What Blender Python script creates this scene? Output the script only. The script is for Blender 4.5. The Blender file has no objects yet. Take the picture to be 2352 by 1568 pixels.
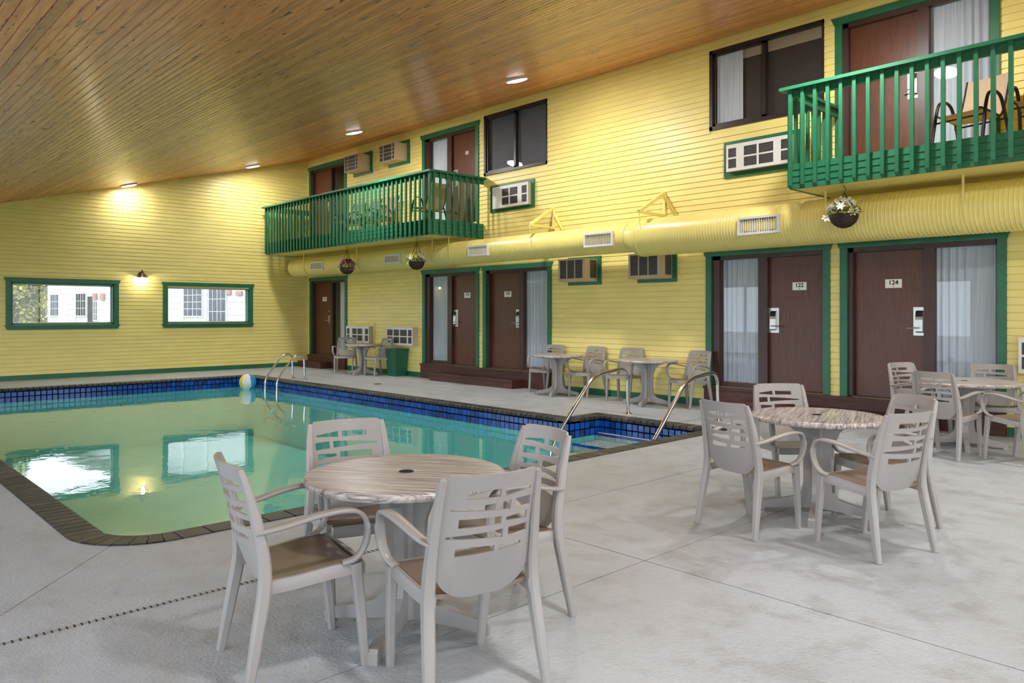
import bpy, bmesh, math, random
from mathutils import Vector, Matrix
random.seed(7)
PI = math.pi
sc = bpy.context.scene
COL = sc.collection

# ------------------------------------------------------------------ camera
FPX, V0 = 1741.0, 720.0
CAMX, CAMY, CAMZ = 19.589, -10.553, 1.47
ANG = math.atan2(1644, 1741)
cd = bpy.data.cameras.new('camera'); cam = bpy.data.objects.new('camera', cd); COL.objects.link(cam)
cd.sensor_width = 36; cd.lens = FPX / 2352 * 36; cd.shift_y = -(784 - V0) / 2352; cd.clip_end = 500; cd.clip_start = .05
fwd = Vector((-math.cos(ANG), math.sin(ANG), 0))
cam.location = (CAMX, CAMY, CAMZ)
cam.rotation_euler = fwd.to_track_quat('-Z', 'Y').to_euler()
sc.camera = cam

# ------------------------------------------------------------------ world, exposure
SKY_STRENGTH = 3.8
LAMP_WATTS = 70.0
w = bpy.data.worlds.new('sky'); sc.world = w; w.use_nodes = True
bg = w.node_tree.nodes['Background']
bg.inputs[0].default_value = (.80, .90, 1.0, 1); bg.inputs[1].default_value = SKY_STRENGTH
vs = sc.view_settings
vs.view_transform = 'Standard'; vs.look = 'None'; vs.gamma = 1; vs.use_curve_mapping = False
vs.exposure = 0.66
sc.display_settings.display_device = 'sRGB'
cy = sc.cycles
cy.use_denoising = True
cy.max_bounces = 10; cy.diffuse_bounces = 6; cy.glossy_bounces = 5; cy.transparent_max_bounces = 16; cy.transmission_bounces = 4
cy.sample_clamp_indirect = 8.0; cy.caustics_reflective = False; cy.caustics_refractive = False

# ------------------------------------------------------------------ materials
def lin(r, g, b):
    f = lambda c: (c / 255 / 12.92) if c / 255 <= .04045 else ((c / 255 + .055) / 1.055) ** 2.4
    return (f(r), f(g), f(b), 1)

class NT:
    def __init__(s, name):
        s.m = bpy.data.materials.new(name); s.m.use_nodes = True
        s.t = s.m.node_tree; s.p = s.t.nodes['Principled BSDF']; s.out = s.t.nodes['Material Output']
    def n(s, typ, **kw):
        nd = s.t.nodes.new(typ)
        for k, v in kw.items():
            if k in nd.inputs: nd.inputs[k].default_value = v
            else: setattr(nd, k, v)
        return nd
    def l(s, a, b): s.t.links.new(a, b)
    def coords(s, scale=(1, 1, 1), rnd=0.0, out='Object'):
        tc = s.n('ShaderNodeTexCoord'); src = tc.outputs[out]
        if rnd:
            oi = s.n('ShaderNodeObjectInfo'); mu = s.n('ShaderNodeMath', operation='MULTIPLY'); mu.inputs[1].default_value = rnd
            s.l(oi.outputs['Random'], mu.inputs[0])
            va = s.n('ShaderNodeVectorMath', operation='ADD'); s.l(src, va.inputs[0]); s.l(mu.outputs[0], va.inputs[1]); src = va.outputs[0]
        mp = s.n('ShaderNodeMapping'); mp.inputs['Scale'].default_value = scale; s.l(src, mp.inputs[0]); return mp.outputs[0]
    def noise(s, vec, scale, detail=3, rough=.5, dist=0):
        nd = s.n('ShaderNodeTexNoise'); nd.inputs['Scale'].default_value = scale; nd.inputs['Detail'].default_value = detail
        nd.inputs['Roughness'].default_value = rough; nd.inputs['Distortion'].default_value = dist
        if vec is not None: s.l(vec, nd.inputs['Vector'])
        return nd.outputs['Fac']
    def ramp(s, fac, stops):
        r = s.n('ShaderNodeValToRGB'); e = r.color_ramp.elements
        while len(e) < len(stops): e.new(.5)
        for i, (p, c) in enumerate(stops): e[i].position = p; e[i].color = c
        s.l(fac, r.inputs[0]); return r.outputs[0]
    def mix(s, fac, a, b, mode='MIX'):
        m = s.n('ShaderNodeMix', data_type='RGBA', blend_type=mode)
        for sock, v in ((m.inputs[0], fac), (m.inputs[6], a), (m.inputs[7], b)):
            if hasattr(v, 'is_linked'): s.l(v, sock)
            else: sock.default_value = v
        return m.outputs[2]
    def bump(s, h, strength=.3, dist=.01):
        b = s.n('ShaderNodeBump'); b.inputs['Strength'].default_value = strength; b.inputs['Distance'].default_value = dist
        s.l(h, b.inputs['Height']); s.l(b.outputs[0], s.p.inputs['Normal'])
    def col(s, v):
        if hasattr(v, 'is_linked'): s.l(v, s.p.inputs['Base Color'])
        else: s.p.inputs['Base Color'].default_value = v
    def set(s, **kw):
        for k, v in kw.items(): s.p.inputs[k.replace('_', ' ')].default_value = v
        return s

def simple(name, c, rough=.5, metal=0., var=.06, vscale=3., bump=0., bscale=80.):
    k = NT(name); v = k.coords(rnd=7.)
    f = k.noise(v, vscale, 4)
    d = (c[0] * (1 - var * 2), c[1] * (1 - var * 2), c[2] * (1 - var * 2), 1); u = tuple(min(1, x * (1 + var)) for x in c[:3]) + (1,)
    k.col(k.ramp(f, [(.3, d), (.7, u)])); k.set(Roughness=rough, Metallic=metal)
    if bump: k.bump(k.noise(v, bscale, 3), bump, .004)
    return k.m

M = {}
YEL = lin(240, 224, 138)
M['yellow'] = simple('yellow_board_paint', YEL, .42, var=.035, vscale=1.5, bump=.08, bscale=40)
M['yellow_duct'] = simple('yellow_duct_paint', lin(238, 221, 134), .28, var=.03, vscale=2)
M['green'] = simple('green_trim_paint', lin(38, 108, 77), .38, var=.08, vscale=4, bump=.1, bscale=50)
M['brown'] = simple('brown_frame_paint', lin(70, 44, 38), .4, var=.08, vscale=3, bump=.06)
M['alum'] = simple('dark_bronze_frame', lin(52, 44, 42), .4, .3, var=.05)
M['white_pl'] = simple('white_grille_plastic', lin(222, 220, 218), .4, var=.02)
M['beige_pl'] = simple('beige_case_metal', lin(190, 172, 146), .45, var=.04)
M['grille_dark'] = simple('dark_grille_mesh', lin(74, 70, 72), .55, var=.15, vscale=30)
M['steel'] = simple('polished_steel', (.62, .60, .58, 1), .18, 1.0, var=.03)
M['chrome'] = simple('brushed_lock_metal', (.58, .57, .55, 1), .34, 1.0, var=.03)
M['black'] = simple('black_metal', lin(32, 27, 25), .4, .2, var=.05)
M['plastic'] = simple('taupe_resin', lin(155, 149, 146), .36, var=.03, vscale=2)
M['resin_far'] = M['plastic']
M['sling'] = simple('beige_sling_mesh', lin(180, 158, 128), .7, var=.06, vscale=60)
M['binmat'] = simple('green_bin_plastic', lin(22, 92, 68), .35, var=.04)
M['plate'] = simple('white_number_plate', lin(238, 236, 226), .4, var=.01)
M['ink'] = simple('black_ink', lin(18, 18, 18), .5, var=0)
M['grout'] = simple('pale_grout', lin(222, 228, 234), .7, var=.05)
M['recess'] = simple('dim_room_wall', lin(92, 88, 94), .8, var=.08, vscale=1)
M['sheet_grey'] = simple('grey_backing_sheet', lin(92, 92, 100), .6, var=.06); M['sheet_dark'] = simple('dark_backing_sheet', lin(56, 50, 50), .6, var=.08)  # plain tones for the sheets behind the upper panes
M['sheath'] = simple('yellow_sheathing', YEL, .6, var=.03)
M['outer'] = simple('outer_ground', lin(150, 150, 140), .9, var=.1)
M['bronze'] = simple('oiled_bronze', lin(84, 64, 62), .4, .6, var=.05)
M['wicker'] = simple('dark_wicker', lin(56, 38, 30), .75, var=.4, vscale=60, bump=.6, bscale=120)
M['leaf'] = simple('silk_leaf', lin(84, 112, 44), .6, var=.2, vscale=20)
for nm, c in (('petal_white', (238, 234, 224)), ('petal_yellow', (236, 226, 92)), ('petal_cream', (238, 228, 176)), ('petal_pink', (216, 128, 140)), ('petal_plum', (120, 60, 76)), ('petal_tan', (190, 150, 130))):
    M[nm] = simple(nm, lin(*c), .6, var=.06, vscale=30)
M['ball_y'] = simple('ball_yellow', lin(250, 204, 40), .3, var=0); M['ball_w'] = simple('ball_white', lin(236, 232, 236), .3, var=0); M['ball_b'] = simple('ball_blue', lin(52, 158, 214), .3, var=0)

# door veneer
k = NT('brown_door_veneer'); v = k.coords((10, 10, .9), rnd=3); f = k.noise(v, 3.5, 5, .6, .8)
k.col(k.ramp(f, [(.3, lin(80, 45, 31)), (.7, lin(104, 62, 44))])); k.set(Roughness=.36); k.bump(f, .12, .004); M['door'] = k.m
# stained step boards
k = NT('brown_step_boards'); v = k.coords((1, 9, 9), rnd=3); f = k.noise(v, 4, 4)
k.col(k.ramp(f, [(.3, lin(66, 34, 28)), (.7, lin(88, 50, 42))])); k.set(Roughness=.5); M['step'] = k.m
# varnished pine ceiling boards
k = NT('varnished_pine'); v = k.coords((.9, 14, 14), rnd=40); f = k.noise(v, 2.2, 5, .6, .6)
base = k.ramp(f, [(.25, lin(166, 98, 46)), (.5, lin(210, 138, 74)), (.78, lin(234, 170, 104))])
oi = k.n('ShaderNodeObjectInfo')
tone = k.ramp(oi.outputs['Random'], [(0, (.74, .70, .66, 1)), (.5, (1, 1, 1, 1)), (1, (1.12, 1.06, .96, 1))])
base = k.mix(1.0, base, tone, 'MULTIPLY')
v2 = k.coords((3.2, 16, 16), rnd=90); kn = k.noise(v2, 1.6, 3, .5, .6)
base = k.mix(k.ramp(kn, [(.62, (0, 0, 0, 1)), (.70, (1, 1, 1, 1))]), base, lin(84, 44, 18))
k.col(base); k.set(Roughness=.5); k.p.inputs['Coat Weight'].default_value = .4; k.p.inputs['Coat Roughness'].default_value = .22
k.bump(f, .08, .004); M['pine'] = k.m
M['pine_back'] = simple('dark_ceiling_gap', lin(70, 44, 22), .8, var=.1)
# concrete deck
k = NT('painted_concrete'); v = k.coords(); big = k.noise(v, .55, 5, .6); mid = k.noise(v, 4, 5, .65); fine = k.noise(v, 55, 4, .6)
c = k.ramp(big, [(.3, lin(163, 167, 173)), (.7, lin(178, 183, 190))])
c = k.mix(k.ramp(mid, [(.36, (.55, .55, .55, 1)), (.5, (0, 0, 0, 1))]), c, lin(150, 152, 154))
c = k.mix(k.ramp(k.noise(v, 30, 3, .7), [(.27, (.6, .6, .6, 1)), (.34, (0, 0, 0, 1))]), c, lin(122, 118, 114))
k.col(c); k.p.inputs['Roughness'].default_value = .42
rr = k.ramp(mid, [(.3, (.32, .32, .32, 1)), (.7, (.55, .55, .55, 1))]); k.l(rr, k.p.inputs['Roughness'])
ma = k.n('ShaderNodeMath', operation='ADD'); k.l(fine, ma.inputs[0]); k.l(k.noise(v, 18, 3), ma.inputs[1]); k.bump(ma.outputs[0], .6, .008); M['concrete'] = k.m
M['joint'] = simple('joint_dirt', lin(104, 100, 95), .9, var=.3, vscale=12)
M['strip'] = simple('grey_drain_strip', lin(150, 148, 146), .5, var=.06)
M['slot'] = simple('dark_slots', lin(40, 38, 36), .8, var=.1)
# coping brick
k = NT('slate_coping'); v = k.coords((1, 1, 1), rnd=30); f = k.noise(v, 9, 4, .6); oi = k.n('ShaderNodeObjectInfo')
c = k.ramp(f, [(.3, lin(44, 42, 42)), (.7, lin(72, 69, 68))]); c = k.mix(1.0, c, k.ramp(oi.outputs['Random'], [(0, (.55, .55, .58, 1)), (1, (1.45, 1.42, 1.4, 1))]), 'MULTIPLY')
k.col(c); k.set(Roughness=.42); k.bump(k.noise(v, 60, 3), .5, .006); M['coping'] = k.m
# blue pool tile
k = NT('blue_glazed_tile'); oi = k.n('ShaderNodeObjectInfo'); v = k.coords(rnd=30)
c = k.ramp(oi.outputs['Random'], [(0, lin(8, 34, 92)), (.35, lin(14, 62, 150)), (.7, lin(20, 84, 190)), (1, lin(10, 44, 110))])
c = k.mix(k.ramp(k.noise(v, 14, 3), [(.35, (0, 0, 0, 1)), (.75, (.55, .55, .55, 1))]), c, lin(28, 96, 190))
k.col(c); k.set(Roughness=.16); M['tile'] = k.m
k = NT('pool_plaster'); v = k.coords(); f = k.noise(v, .7, 3)
k.col(k.ramp(f, [(.3, lin(122, 206, 202)), (.7, lin(146, 220, 212))])); k.set(Roughness=.7); M['plaster'] = k.m
M['tread'] = simple('pale_step_plaster', lin(212, 204, 186), .6, var=.06)
# water and glass: clear body + fresnel reflection
def clear(name, tint, rough, wave=0., ior=1.33):
    k = NT(name); t = k.t; t.nodes.remove(k.p)
    tr = k.n('ShaderNodeBsdfTransparent'); tr.inputs[0].default_value = tint
    gl = k.n('ShaderNodeBsdfGlossy'); gl.inputs['Roughness'].default_value = rough; gl.inputs['Color'].default_value = (1, 1, 1, 1)
    fr = k.n('ShaderNodeFresnel'); fr.inputs['IOR'].default_value = ior
    geo = k.n('ShaderNodeNewGeometry'); inv = k.n('ShaderNodeMath', operation='SUBTRACT'); inv.inputs[0].default_value = 1; k.l(geo.outputs['Backfacing'], inv.inputs[1])
    pr = k.n('ShaderNodeMath', operation='MULTIPLY'); k.l(fr.outputs[0], pr.inputs[0]); k.l(inv.outputs[0], pr.inputs[1])
    mx = k.n('ShaderNodeMixShader'); k.l(pr.outputs[0], mx.inputs[0]); k.l(tr.outputs[0], mx.inputs[1]); k.l(gl.outputs[0], mx.inputs[2]); k.l(mx.outputs[0], k.out.inputs[0])
    if wave:
        v = k.coords((1, 1, 1)); f1 = k.noise(v, 1.3, 2, .4, .3); f2 = k.noise(v, 9, 2, .5, .5)
        a = k.n('ShaderNodeMath', operation='MULTIPLY_ADD'); k.l(f2, a.inputs[0]); a.inputs[1].default_value = .12; k.l(f1, a.inputs[2])
        b = k.n('ShaderNodeBump'); b.inputs['Strength'].default_value = wave; b.inputs['Distance'].default_value = .02; k.l(a.outputs[0], b.inputs['Height'])
        k.l(b.outputs[0], gl.inputs['Normal'])
    return k.m
M['water'] = clear('pool_water', (.80, .97, .95, 1), .015, .22, 1.55)
M['dimming'] = clear('dimming_window_glass', (.73, .75, .75, 1), .01, 0, 1.5)  # tint added to dim the overbright outdoor view
M['glass'] = clear('window_glass', (.92, .94, .95, 1), .01, 0, 1.5)
# curtain
k = NT('sheer_curtain'); v = k.coords((30, 30, .5), rnd=5); k.col(k.ramp(k.noise(v, 2, 3), [(.3, lin(196, 202, 214)), (.7, lin(226, 230, 238))])); k.set(Roughness=.85); M['curtain'] = k.m
# marbled table top
k = NT('streaked_table_top'); v = k.coords((1.3, 34, 12), rnd=11); f = k.noise(v, 2.4, 9, .74, .35); v2 = k.coords((.8, 7, 3), rnd=23); g = k.noise(v2, 3, 4, .6, .5)
c = k.ramp(f, [(.33, lin(84, 76, 76)), (.42, lin(132, 122, 120)), (.49, lin(172, 164, 161)), (.60, lin(200, 196, 194))])
c = k.mix(k.ramp(g, [(.46, (0, 0, 0, 1)), (.62, (.5, .5, .5, 1))]), c, lin(206, 196, 190), 'MULTIPLY')
k.col(c); k.set(Roughness=.3); M['marble'] = k.m
k = NT('taupe_seat'); v = k.coords(rnd=9); f = k.noise(v, 7, 3)
k.col(k.ramp(f, [(.3, lin(112, 95, 80)), (.7, lin(134, 119, 105))])); k.set(Roughness=.4); M['seat'] = k.m
def emit(name, c, s):
    k = NT(name); k.col((.9, .9, .9, 1)); k.p.inputs['Emission Color'].default_value = c; k.p.inputs['Emission Strength'].default_value = s; return k.m
M['lamp'] = emit('lamp_diffuser', (1, .98, .95, 1), 22)
M['bulb'] = emit('sconce_bulb', (1, .9, .7, 1), 2.5)
# outside: siding, foliage
k = NT('white_siding'); tc = k.coords((1, 1, 1)); wv = k.n('ShaderNodeTexWave', wave_type='BANDS', bands_direction='Z', wave_profile='SAW'); wv.inputs['Scale'].default_value = 1.05; k.l(tc, wv.inputs[0])
k.col(k.ramp(wv.outputs['Fac'], [(0, lin(150, 140, 138)), (.1, lin(214, 206, 200)), (1, lin(222, 216, 212))])); k.set(Roughness=.7); M['siding'] = k.m
M['foliage'] = simple('tree_leaves', lin(206, 200, 92), .7, var=.35, vscale=1.2)
M['foliage2'] = simple('shrub_leaves', lin(168, 174, 92), .7, var=.35, vscale=1.2)
M['bark'] = simple('bark', lin(104, 92, 76), .9, var=.2)
M['win_dark'] = simple('far_window_pane', lin(84, 80, 84), .2, var=.15)
M['red'] = simple('red_unit', lin(186, 146, 136), .6, var=.05)

# ------------------------------------------------------------------ mesh helpers
class MB:
    def __init__(s): s.v = []; s.f = []
    def add(s, vs, fs):
        o = len(s.v); s.v += [tuple(p) for p in vs]; s.f += [tuple(i + o for i in f) for f in fs]; return s
    def box(s, x0, y0, z0, x1, y1, z1):
        return s.add([(x0, y0, z0), (x1, y0, z0), (x1, y1, z0), (x0, y1, z0), (x0, y0, z1), (x1, y0, z1), (x1, y1, z1), (x0, y1, z1)],
                     [(0, 3, 2, 1), (4, 5, 6, 7), (0, 1, 5, 4), (1, 2, 6, 5), (2, 3, 7, 6), (3, 0, 4, 7)])
    def prism(s, poly, ax, a, b):
        # poly: 2D points; ax: axis of extrusion; 'x':(y,z) 'y':(x,z) 'z':(x,y)
        def P(p, t): return {'x': (t, p[0], p[1]), 'y': (p[0], t, p[1]), 'z': (p[0], p[1], t)}[ax]
        n = len(poly)
        return s.add([P(p, a) for p in poly] + [P(p, b) for p in poly],
                     [tuple(range(n))[::-1], tuple(range(n, 2 * n))] + [(i, (i + 1) % n, n + (i + 1) % n, n + i) for i in range(n)])
    def loft(s, rings, closed=True, caps=True):
        n = len(rings[0]); vs = [p for r in rings for p in r]; fs = []
        for i in range(len(rings) - 1):
            for j in range(n if closed else n - 1):
                k2 = (j + 1) % n; fs.append((i * n + j, i * n + k2, (i + 1) * n + k2, (i + 1) * n + j))
        if caps: fs.append(tuple(range(n))[::-1]); fs.append(tuple(range((len(rings) - 1) * n, len(rings) * n)))
        return s.add(vs, fs)
    def tube(s, pts, r, n=10, caps=True):
        pts = [Vector(p) for p in pts]; rings = []
        up = None
        for i, p in enumerate(pts):
            t = ((pts[min(i + 1, len(pts) - 1)] - p).normalized() + (p - pts[max(i - 1, 0)]).normalized()).normalized()
            if up is None: up = Vector((0, 0, 1)) if abs(t.z) < .9 else Vector((1, 0, 0))
            a = t.cross(up).normalized(); b = a.cross(t).normalized(); up = b
            rr = r[i] if isinstance(r, (list, tuple)) else r
            rings.append([p + a * rr * math.cos(2 * PI * j / n) + b * rr * math.sin(2 * PI * j / n) for j in range(n)])
        return s.loft(rings, True, caps)
    def rect(s, pts, side, ws, ts, ch=.25):
        # chamfered rectangular sweep; side = sideways vector
        pts = [Vector(p) for p in pts]; rings = []; side = Vector(side)
        for i, p in enumerate(pts):
            t = (pts[min(i + 1, len(pts) - 1)] - pts[max(i - 1, 0)]).normalized()
            nn = t.cross(side).normalized(); sd = nn.cross(t).normalized()
            a = (ws[i] if isinstance(ws, (list, tuple)) else ws) / 2; b = (ts[i] if isinstance(ts, (list, tuple)) else ts) / 2
            c = min(a, b) * ch * 2 if ch else 0
            sec = [(-a + c, -b), (a - c, -b), (a, -b + c), (a, b - c), (a - c, b), (-a + c, b), (-a, b - c), (-a, -b + c)]
            rings.append([p + sd * x + nn * y for x, y in sec])
        return s.loft(rings)
    def lathe(s, prof, n=24, cx=0, cy=0, cap=True):
        rings = [[(cx + r * math.cos(2 * PI * j / n), cy + r * math.sin(2 * PI * j / n), z) for j in range(n)] for r, z in prof]
        return s.loft(rings, True, cap)
    def thick(s, vs, fs, off):
        # closed shell from an open sheet: off = offset vector
        off = Vector(off); n = len(vs); vs2 = [Vector(p) for p in vs]
        ec = {}
        for f in fs:
            for i in range(len(f)):
                a, b = f[i], f[(i + 1) % len(f)]; ec[(a, b)] = 1
        fs2 = list(fs) + [tuple(i + n for i in f[::-1]) for f in fs]
        for (a, b) in list(ec):
            if (b, a) not in ec: fs2.append((b, a, a + n, b + n))
        return s.add(vs2 + [p + off for p in vs2], fs2)
    def mesh(s, name, mats, smooth=None):
        me = bpy.data.meshes.new(name); me.from_pydata(s.v, [], s.f)
        for m in (mats if isinstance(mats, (list, tuple)) else [mats]): me.materials.append(M[m] if isinstance(m, str) else m)
        bm = bmesh.new(); bm.from_mesh(me); bmesh.ops.recalc_face_normals(bm, faces=bm.faces); bm.to_mesh(me); bm.free()
        if smooth:
            me.polygons.foreach_set('use_smooth', [True] * len(me.polygons)); me.set_sharp_from_angle(angle=math.radians(smooth))
        me.update(); return me
    def obj(s, name, mats, parent=None, smooth=None, loc=None):
        return link(name, s.mesh(name, mats, smooth), parent, loc)

def link(name, me, parent=None, loc=None, rotz=0):
    o = bpy.data.objects.new(name, me); COL.objects.link(o)
    if loc is not None: o.location = loc
    if rotz: o.rotation_euler = (0, 0, rotz)
    if parent is not None: o.parent = parent
    return o
def tag(o, label=None, cat=None, group=None, kind=None):
    if label: o['label'] = label
    if cat: o['category'] = cat
    if group: o['group'] = group
    if kind: o['kind'] = kind
    return o
def thing(name, label, cat, loc=(0, 0, 0), rotz=0, group=None):
    o = bpy.data.objects.new(name, None); COL.objects.link(o); o.empty_display_size = .1
    o.location = loc; o.rotation_euler = (0, 0, rotz); return tag(o, label, cat, group)
def struct(name, label, cat=None):
    o = thing(name, label, cat); o['kind'] = 'structure'; return o
def dup(root, loc, rotz, label, group=None):
    r = root.copy(); COL.objects.link(r); r.location = loc; r.rotation_euler = (0, 0, rotz); r['label'] = label
    if group: r['group'] = group
    for ch in list(root.children):
        c = ch.copy(); COL.objects.link(c); c.parent = r
        for g in list(ch.children):
            d = g.copy(); COL.objects.link(d); d.parent = c
    return r
def curve(p0, p1, p2, p3, n=8):
    p0, p1, p2, p3 = map(Vector, (p0, p1, p2, p3)); out = []
    for i in range(n + 1):
        t = i / n; out.append(p0 * (1 - t) ** 3 + p1 * 3 * t * (1 - t) ** 2 + p2 * 3 * t * t * (1 - t) + p3 * t ** 3)
    return out
def spline(pts, n=6):
    # Catmull-Rom through the points
    P = [Vector(p) for p in pts]; P = [P[0] * 2 - P[1]] + P + [P[-1] * 2 - P[-2]]; out = []
    for i in range(1, len(P) - 2):
        for j in range(n):
            t = j / n; a, b, c, d = P[i - 1], P[i], P[i + 1], P[i + 2]
            out.append(.5 * ((2 * b) + (c - a) * t + (2 * a - 5 * b + 4 * c - d) * t * t + (3 * b - a - 3 * c + d) * t ** 3))
    out.append(P[-2]); return out

# ------------------------------------------------------------------ room measures
XN, YL = 24.0, -12.2                    # near wall, left wall
CH, SL = 5.79, .263                     # ceiling height at the long wall, slope
def ceil_z(y): return CH + SL * y
PITCH = .0915

# door units: (start x, kind, base z, number, where)
DOORS = [(.13, 'DG', .33, '116', 'low'), (5.43, 'GD', .33, '118', 'low'), (7.55, 'DG', .33, '120', 'low'), (12.94, 'GD', .33, '122', 'low'), (15.07, 'DG', .33, '124', 'low'),
         (.10, 'DG', 3.43, '', 'up'), (5.42, 'GD', 3.43, '', 'up'), (15.0, 'DG', 3.43, '', 'up')]
DW = 1.99
UPWIN = [(7.58, 9.42, 4.365, 5.62), (13.0, 14.84, 4.365, 5.62)]
back_open = [(a + .05, a + DW - .05, zb, zb + 2.09) for a, kd, zb, num, wh in DOORS] + UPWIN
FARWIN = [(-7.14, -5.06, 1.22, 2.17), (-3.86, -1.74, 1.22, 2.16)]

def sheet_wall(mb, rng, opens, plane, t0, t1, top=None):
    us = sorted({rng[0], rng[1]} | {o[0] for o in opens} | {o[1] for o in opens}); zs = sorted({rng[2], rng[3]} | {o[2] for o in opens} | {o[3] for o in opens})
    for i in range(len(us) - 1):
        for j in range(len(zs) - 1):
            u, z = (us[i] + us[i + 1]) / 2, (zs[j] + zs[j + 1]) / 2
            if any(o[0] < u < o[1] and o[2] < z < o[3] for o in opens): continue
            za, zb = zs[j], zs[j + 1]
            if top:      # sloped top: polygon clipped
                t_a, t_b = top(us[i]), top(us[i + 1])
                if min(t_a, t_b) >= zb: poly = [(us[i], za), (us[i + 1], za), (us[i + 1], zb), (us[i], zb)]
                elif max(t_a, t_b) <= za: continue
                else: poly = [(us[i], za), (us[i + 1], za), (us[i + 1], max(za, min(zb, t_b))), (us[i], max(za, min(zb, t_a)))]
                mb.prism(poly, 'x', t0, t1)
            elif plane == 'y': mb.box(us[i], t0, za, us[i + 1], t1, zb)
            else: mb.box(t0, us[i], za, t1, us[i + 1], zb)

# ------------------------------------------------------------------ long wall with lapped boards
wall = struct('wall_back', 'long two-storey yellow board wall with green-trimmed room doors', 'wall')
mb = MB(); sheet_wall(mb, (-.2, XN + .2, -.1, CH + .3), back_open, 'y', .0, .16); mb.obj('sheathing', 'sheath', wall)
mb = MB(); mb.box(-.2, 1.75, -.1, XN + .2, 1.8, CH + .3); mb.box(-.25, .16, -.1, -.2, 1.8, CH + .3); mb.box(XN + .2, .16, -.1, XN + .25, 1.8, CH + .3); mb.box(-.25, .16, CH + .25, XN + .25, 1.8, CH + .3); mb.box(-.25, .16, -.12, XN + .25, 1.8, -.08); mb.obj('light_seal', 'recess', wall)  # added unseen box that keeps sky light from leaking round the doors
def board_mesh(u0, u1, z0, h, axis):
    m = MB(); p = [(0, z0), (-.015, z0 + .001), (-.017, z0 + .004), (-.013, z0 + h - .013), (-.011, z0 + h - .009), (-.001, z0 + h - .008), (-.001, z0 + h)]
    if axis == 'x': m.prism(p, 'x', u0, u1)
    else: m.prism([(-a, b) for a, b in p], 'y', u0, u1)
    return m
def board_rows(parent, rng, opens, axis, top=None):
    z = rng[2]; n = 0
    while z < rng[3] - .02:
        h = min(PITCH, rng[3] - z); zc = z + h / 2
        lo, hi = rng[0], rng[1]
        if top: lo = max(lo, top(z + h))
        cuts = sorted([(o[0], o[1]) for o in opens if o[2] - .005 < zc < o[3] + .005]); a = lo
        segs = []
        for c0, c1 in cuts:
            if c0 > a + .02: segs.append((a, c0))
            a = max(a, c1)
        if hi > a + .02: segs.append((a, hi))
        for s0, s1 in segs: board_mesh(s0 + .001, s1 - .001, z, h, axis).obj('board', 'yellow', parent); n += 1
        z += PITCH
    return n
board_rows(wall, (.0, XN, .11, CH), back_open, 'x')

# far wall
wfar = struct('wall_far', 'yellow board end wall with two wide green-framed windows over the pool', 'wall')
mb = MB(); sheet_wall(mb, (YL, .0, -.1, CH + .2), FARWIN, 'x', -.16, .0, top=lambda y: ceil_z(y) + .12); mb.obj('sheathing', 'sheath', wfar)
board_rows(wfar, (YL, -.018, .11, CH), FARWIN, 'y', top=lambda z: (z - CH) / SL)

# left and near walls (behind the camera) with unseen glazing sized for daylight fill
LEFTWIN = [(.5, 3.9, .12, 2.4), (4.6, 8.6, .12, 2.4), (9.3, 13.3, .12, 2.4), (14.0, 18.0, .12, 2.4), (18.7, 22.7, .12, 2.4)]  # first opening added to brighten the far wall
NEARWIN = [(-11.7, -8.0, .12, 2.5), (-7.4, -3.6, .12, 2.9), (-3.0, -.4, .12, 2.9)]
wl = struct('wall_left', 'low yellow side wall with sliding glass doors', 'wall')
mb = MB(); sheet_wall(mb, (-.2, XN + .2, -.1, 2.72), LEFTWIN, 'y', YL - .16, YL); mb.obj('wall_panel', 'sheath', wl)
wn = struct('wall_near', 'yellow end wall with glass doors near the tables', 'wall')
mb = MB(); sheet_wall(mb, (YL, .0, -.1, CH + .2), NEARWIN, 'x', XN, XN + .16, top=lambda y: ceil_z(y) + .12); mb.obj('wall_panel', 'sheath', wn)

# ceiling of narrow pine boards running along the long wall
ceil = struct('ceiling', 'sloping varnished pine board ceiling', 'ceiling')
PHI = math.atan(SL); CP, SP = math.cos(PHI), math.sin(PHI)
mb = MB(); y0, y1 = .1, YL - .1
mb.prism([(y0, ceil_z(y0) + .03), (y1, ceil_z(y1) + .03), (y1, ceil_z(y1) + .2), (y0, ceil_z(y0) + .2)], 'x', -.2, XN + .2); mb.obj('deck_panel', 'pine_back', ceil)
PW = .0895; s = 0.0; j = 0
slope_len = -YL / CP
while s < slope_len - .01:
    cut = 9.5 + 7.5 * math.sin(j * 2.399) * random.random() + random.uniform(-1.5, 1.5)
    for x0, x1 in ((0, cut), (cut, XN)):
        if x1 - x0 < .05: continue
        m = MB(); a, b = .002, min(PW, slope_len - s) - .002
        m.prism([(-a, .022), (-a, .006), (-a - .006, 0), (-b + .006, 0), (-b, .006), (-b, .022)], 'x', x0 + .001, x1 - .001)
        o = m.obj('plank', 'pine', ceil, loc=(0, -s * CP, CH - s * SP)); o.rotation_euler = (PHI, 0, 0)
    s += PW; j += 1

# ------------------------------------------------------------------ floor slabs around the pool
PX0, PX1, PY0, PY1, NX0, NY1 = 1.95, 14.52, -9.27, -2.57, 12.30, -1.93
def arc(cx, cy, r, a0, a1, n=8): return [(cx + r * math.cos(math.radians(a0 + (a1 - a0) * i / n)), cy + r * math.sin(math.radians(a0 + (a1 - a0) * i / n))) for i in range(n + 1)]
RC, RF = .55, .35
floor = struct('floor', 'pale grey painted concrete pool deck with sawn joints', 'floor')
mb = MB()
for x0, y0, x1, y1 in ((-.1, YL, PX0, .1), (PX0, YL, 24.1, PY0), (PX1, PY0, 24.1, .1), (PX0, PY1, NX0, .1), (NX0, NY1, PX1, .1)): mb.box(x0, y0, -.3, x1, y1, -.012)
mb.obj('subfloor', 'joint', floor)
G = .005
def slab(poly): MB().prism(poly, 'z', -.1, 0).obj('slab', 'concrete', floor)
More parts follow.
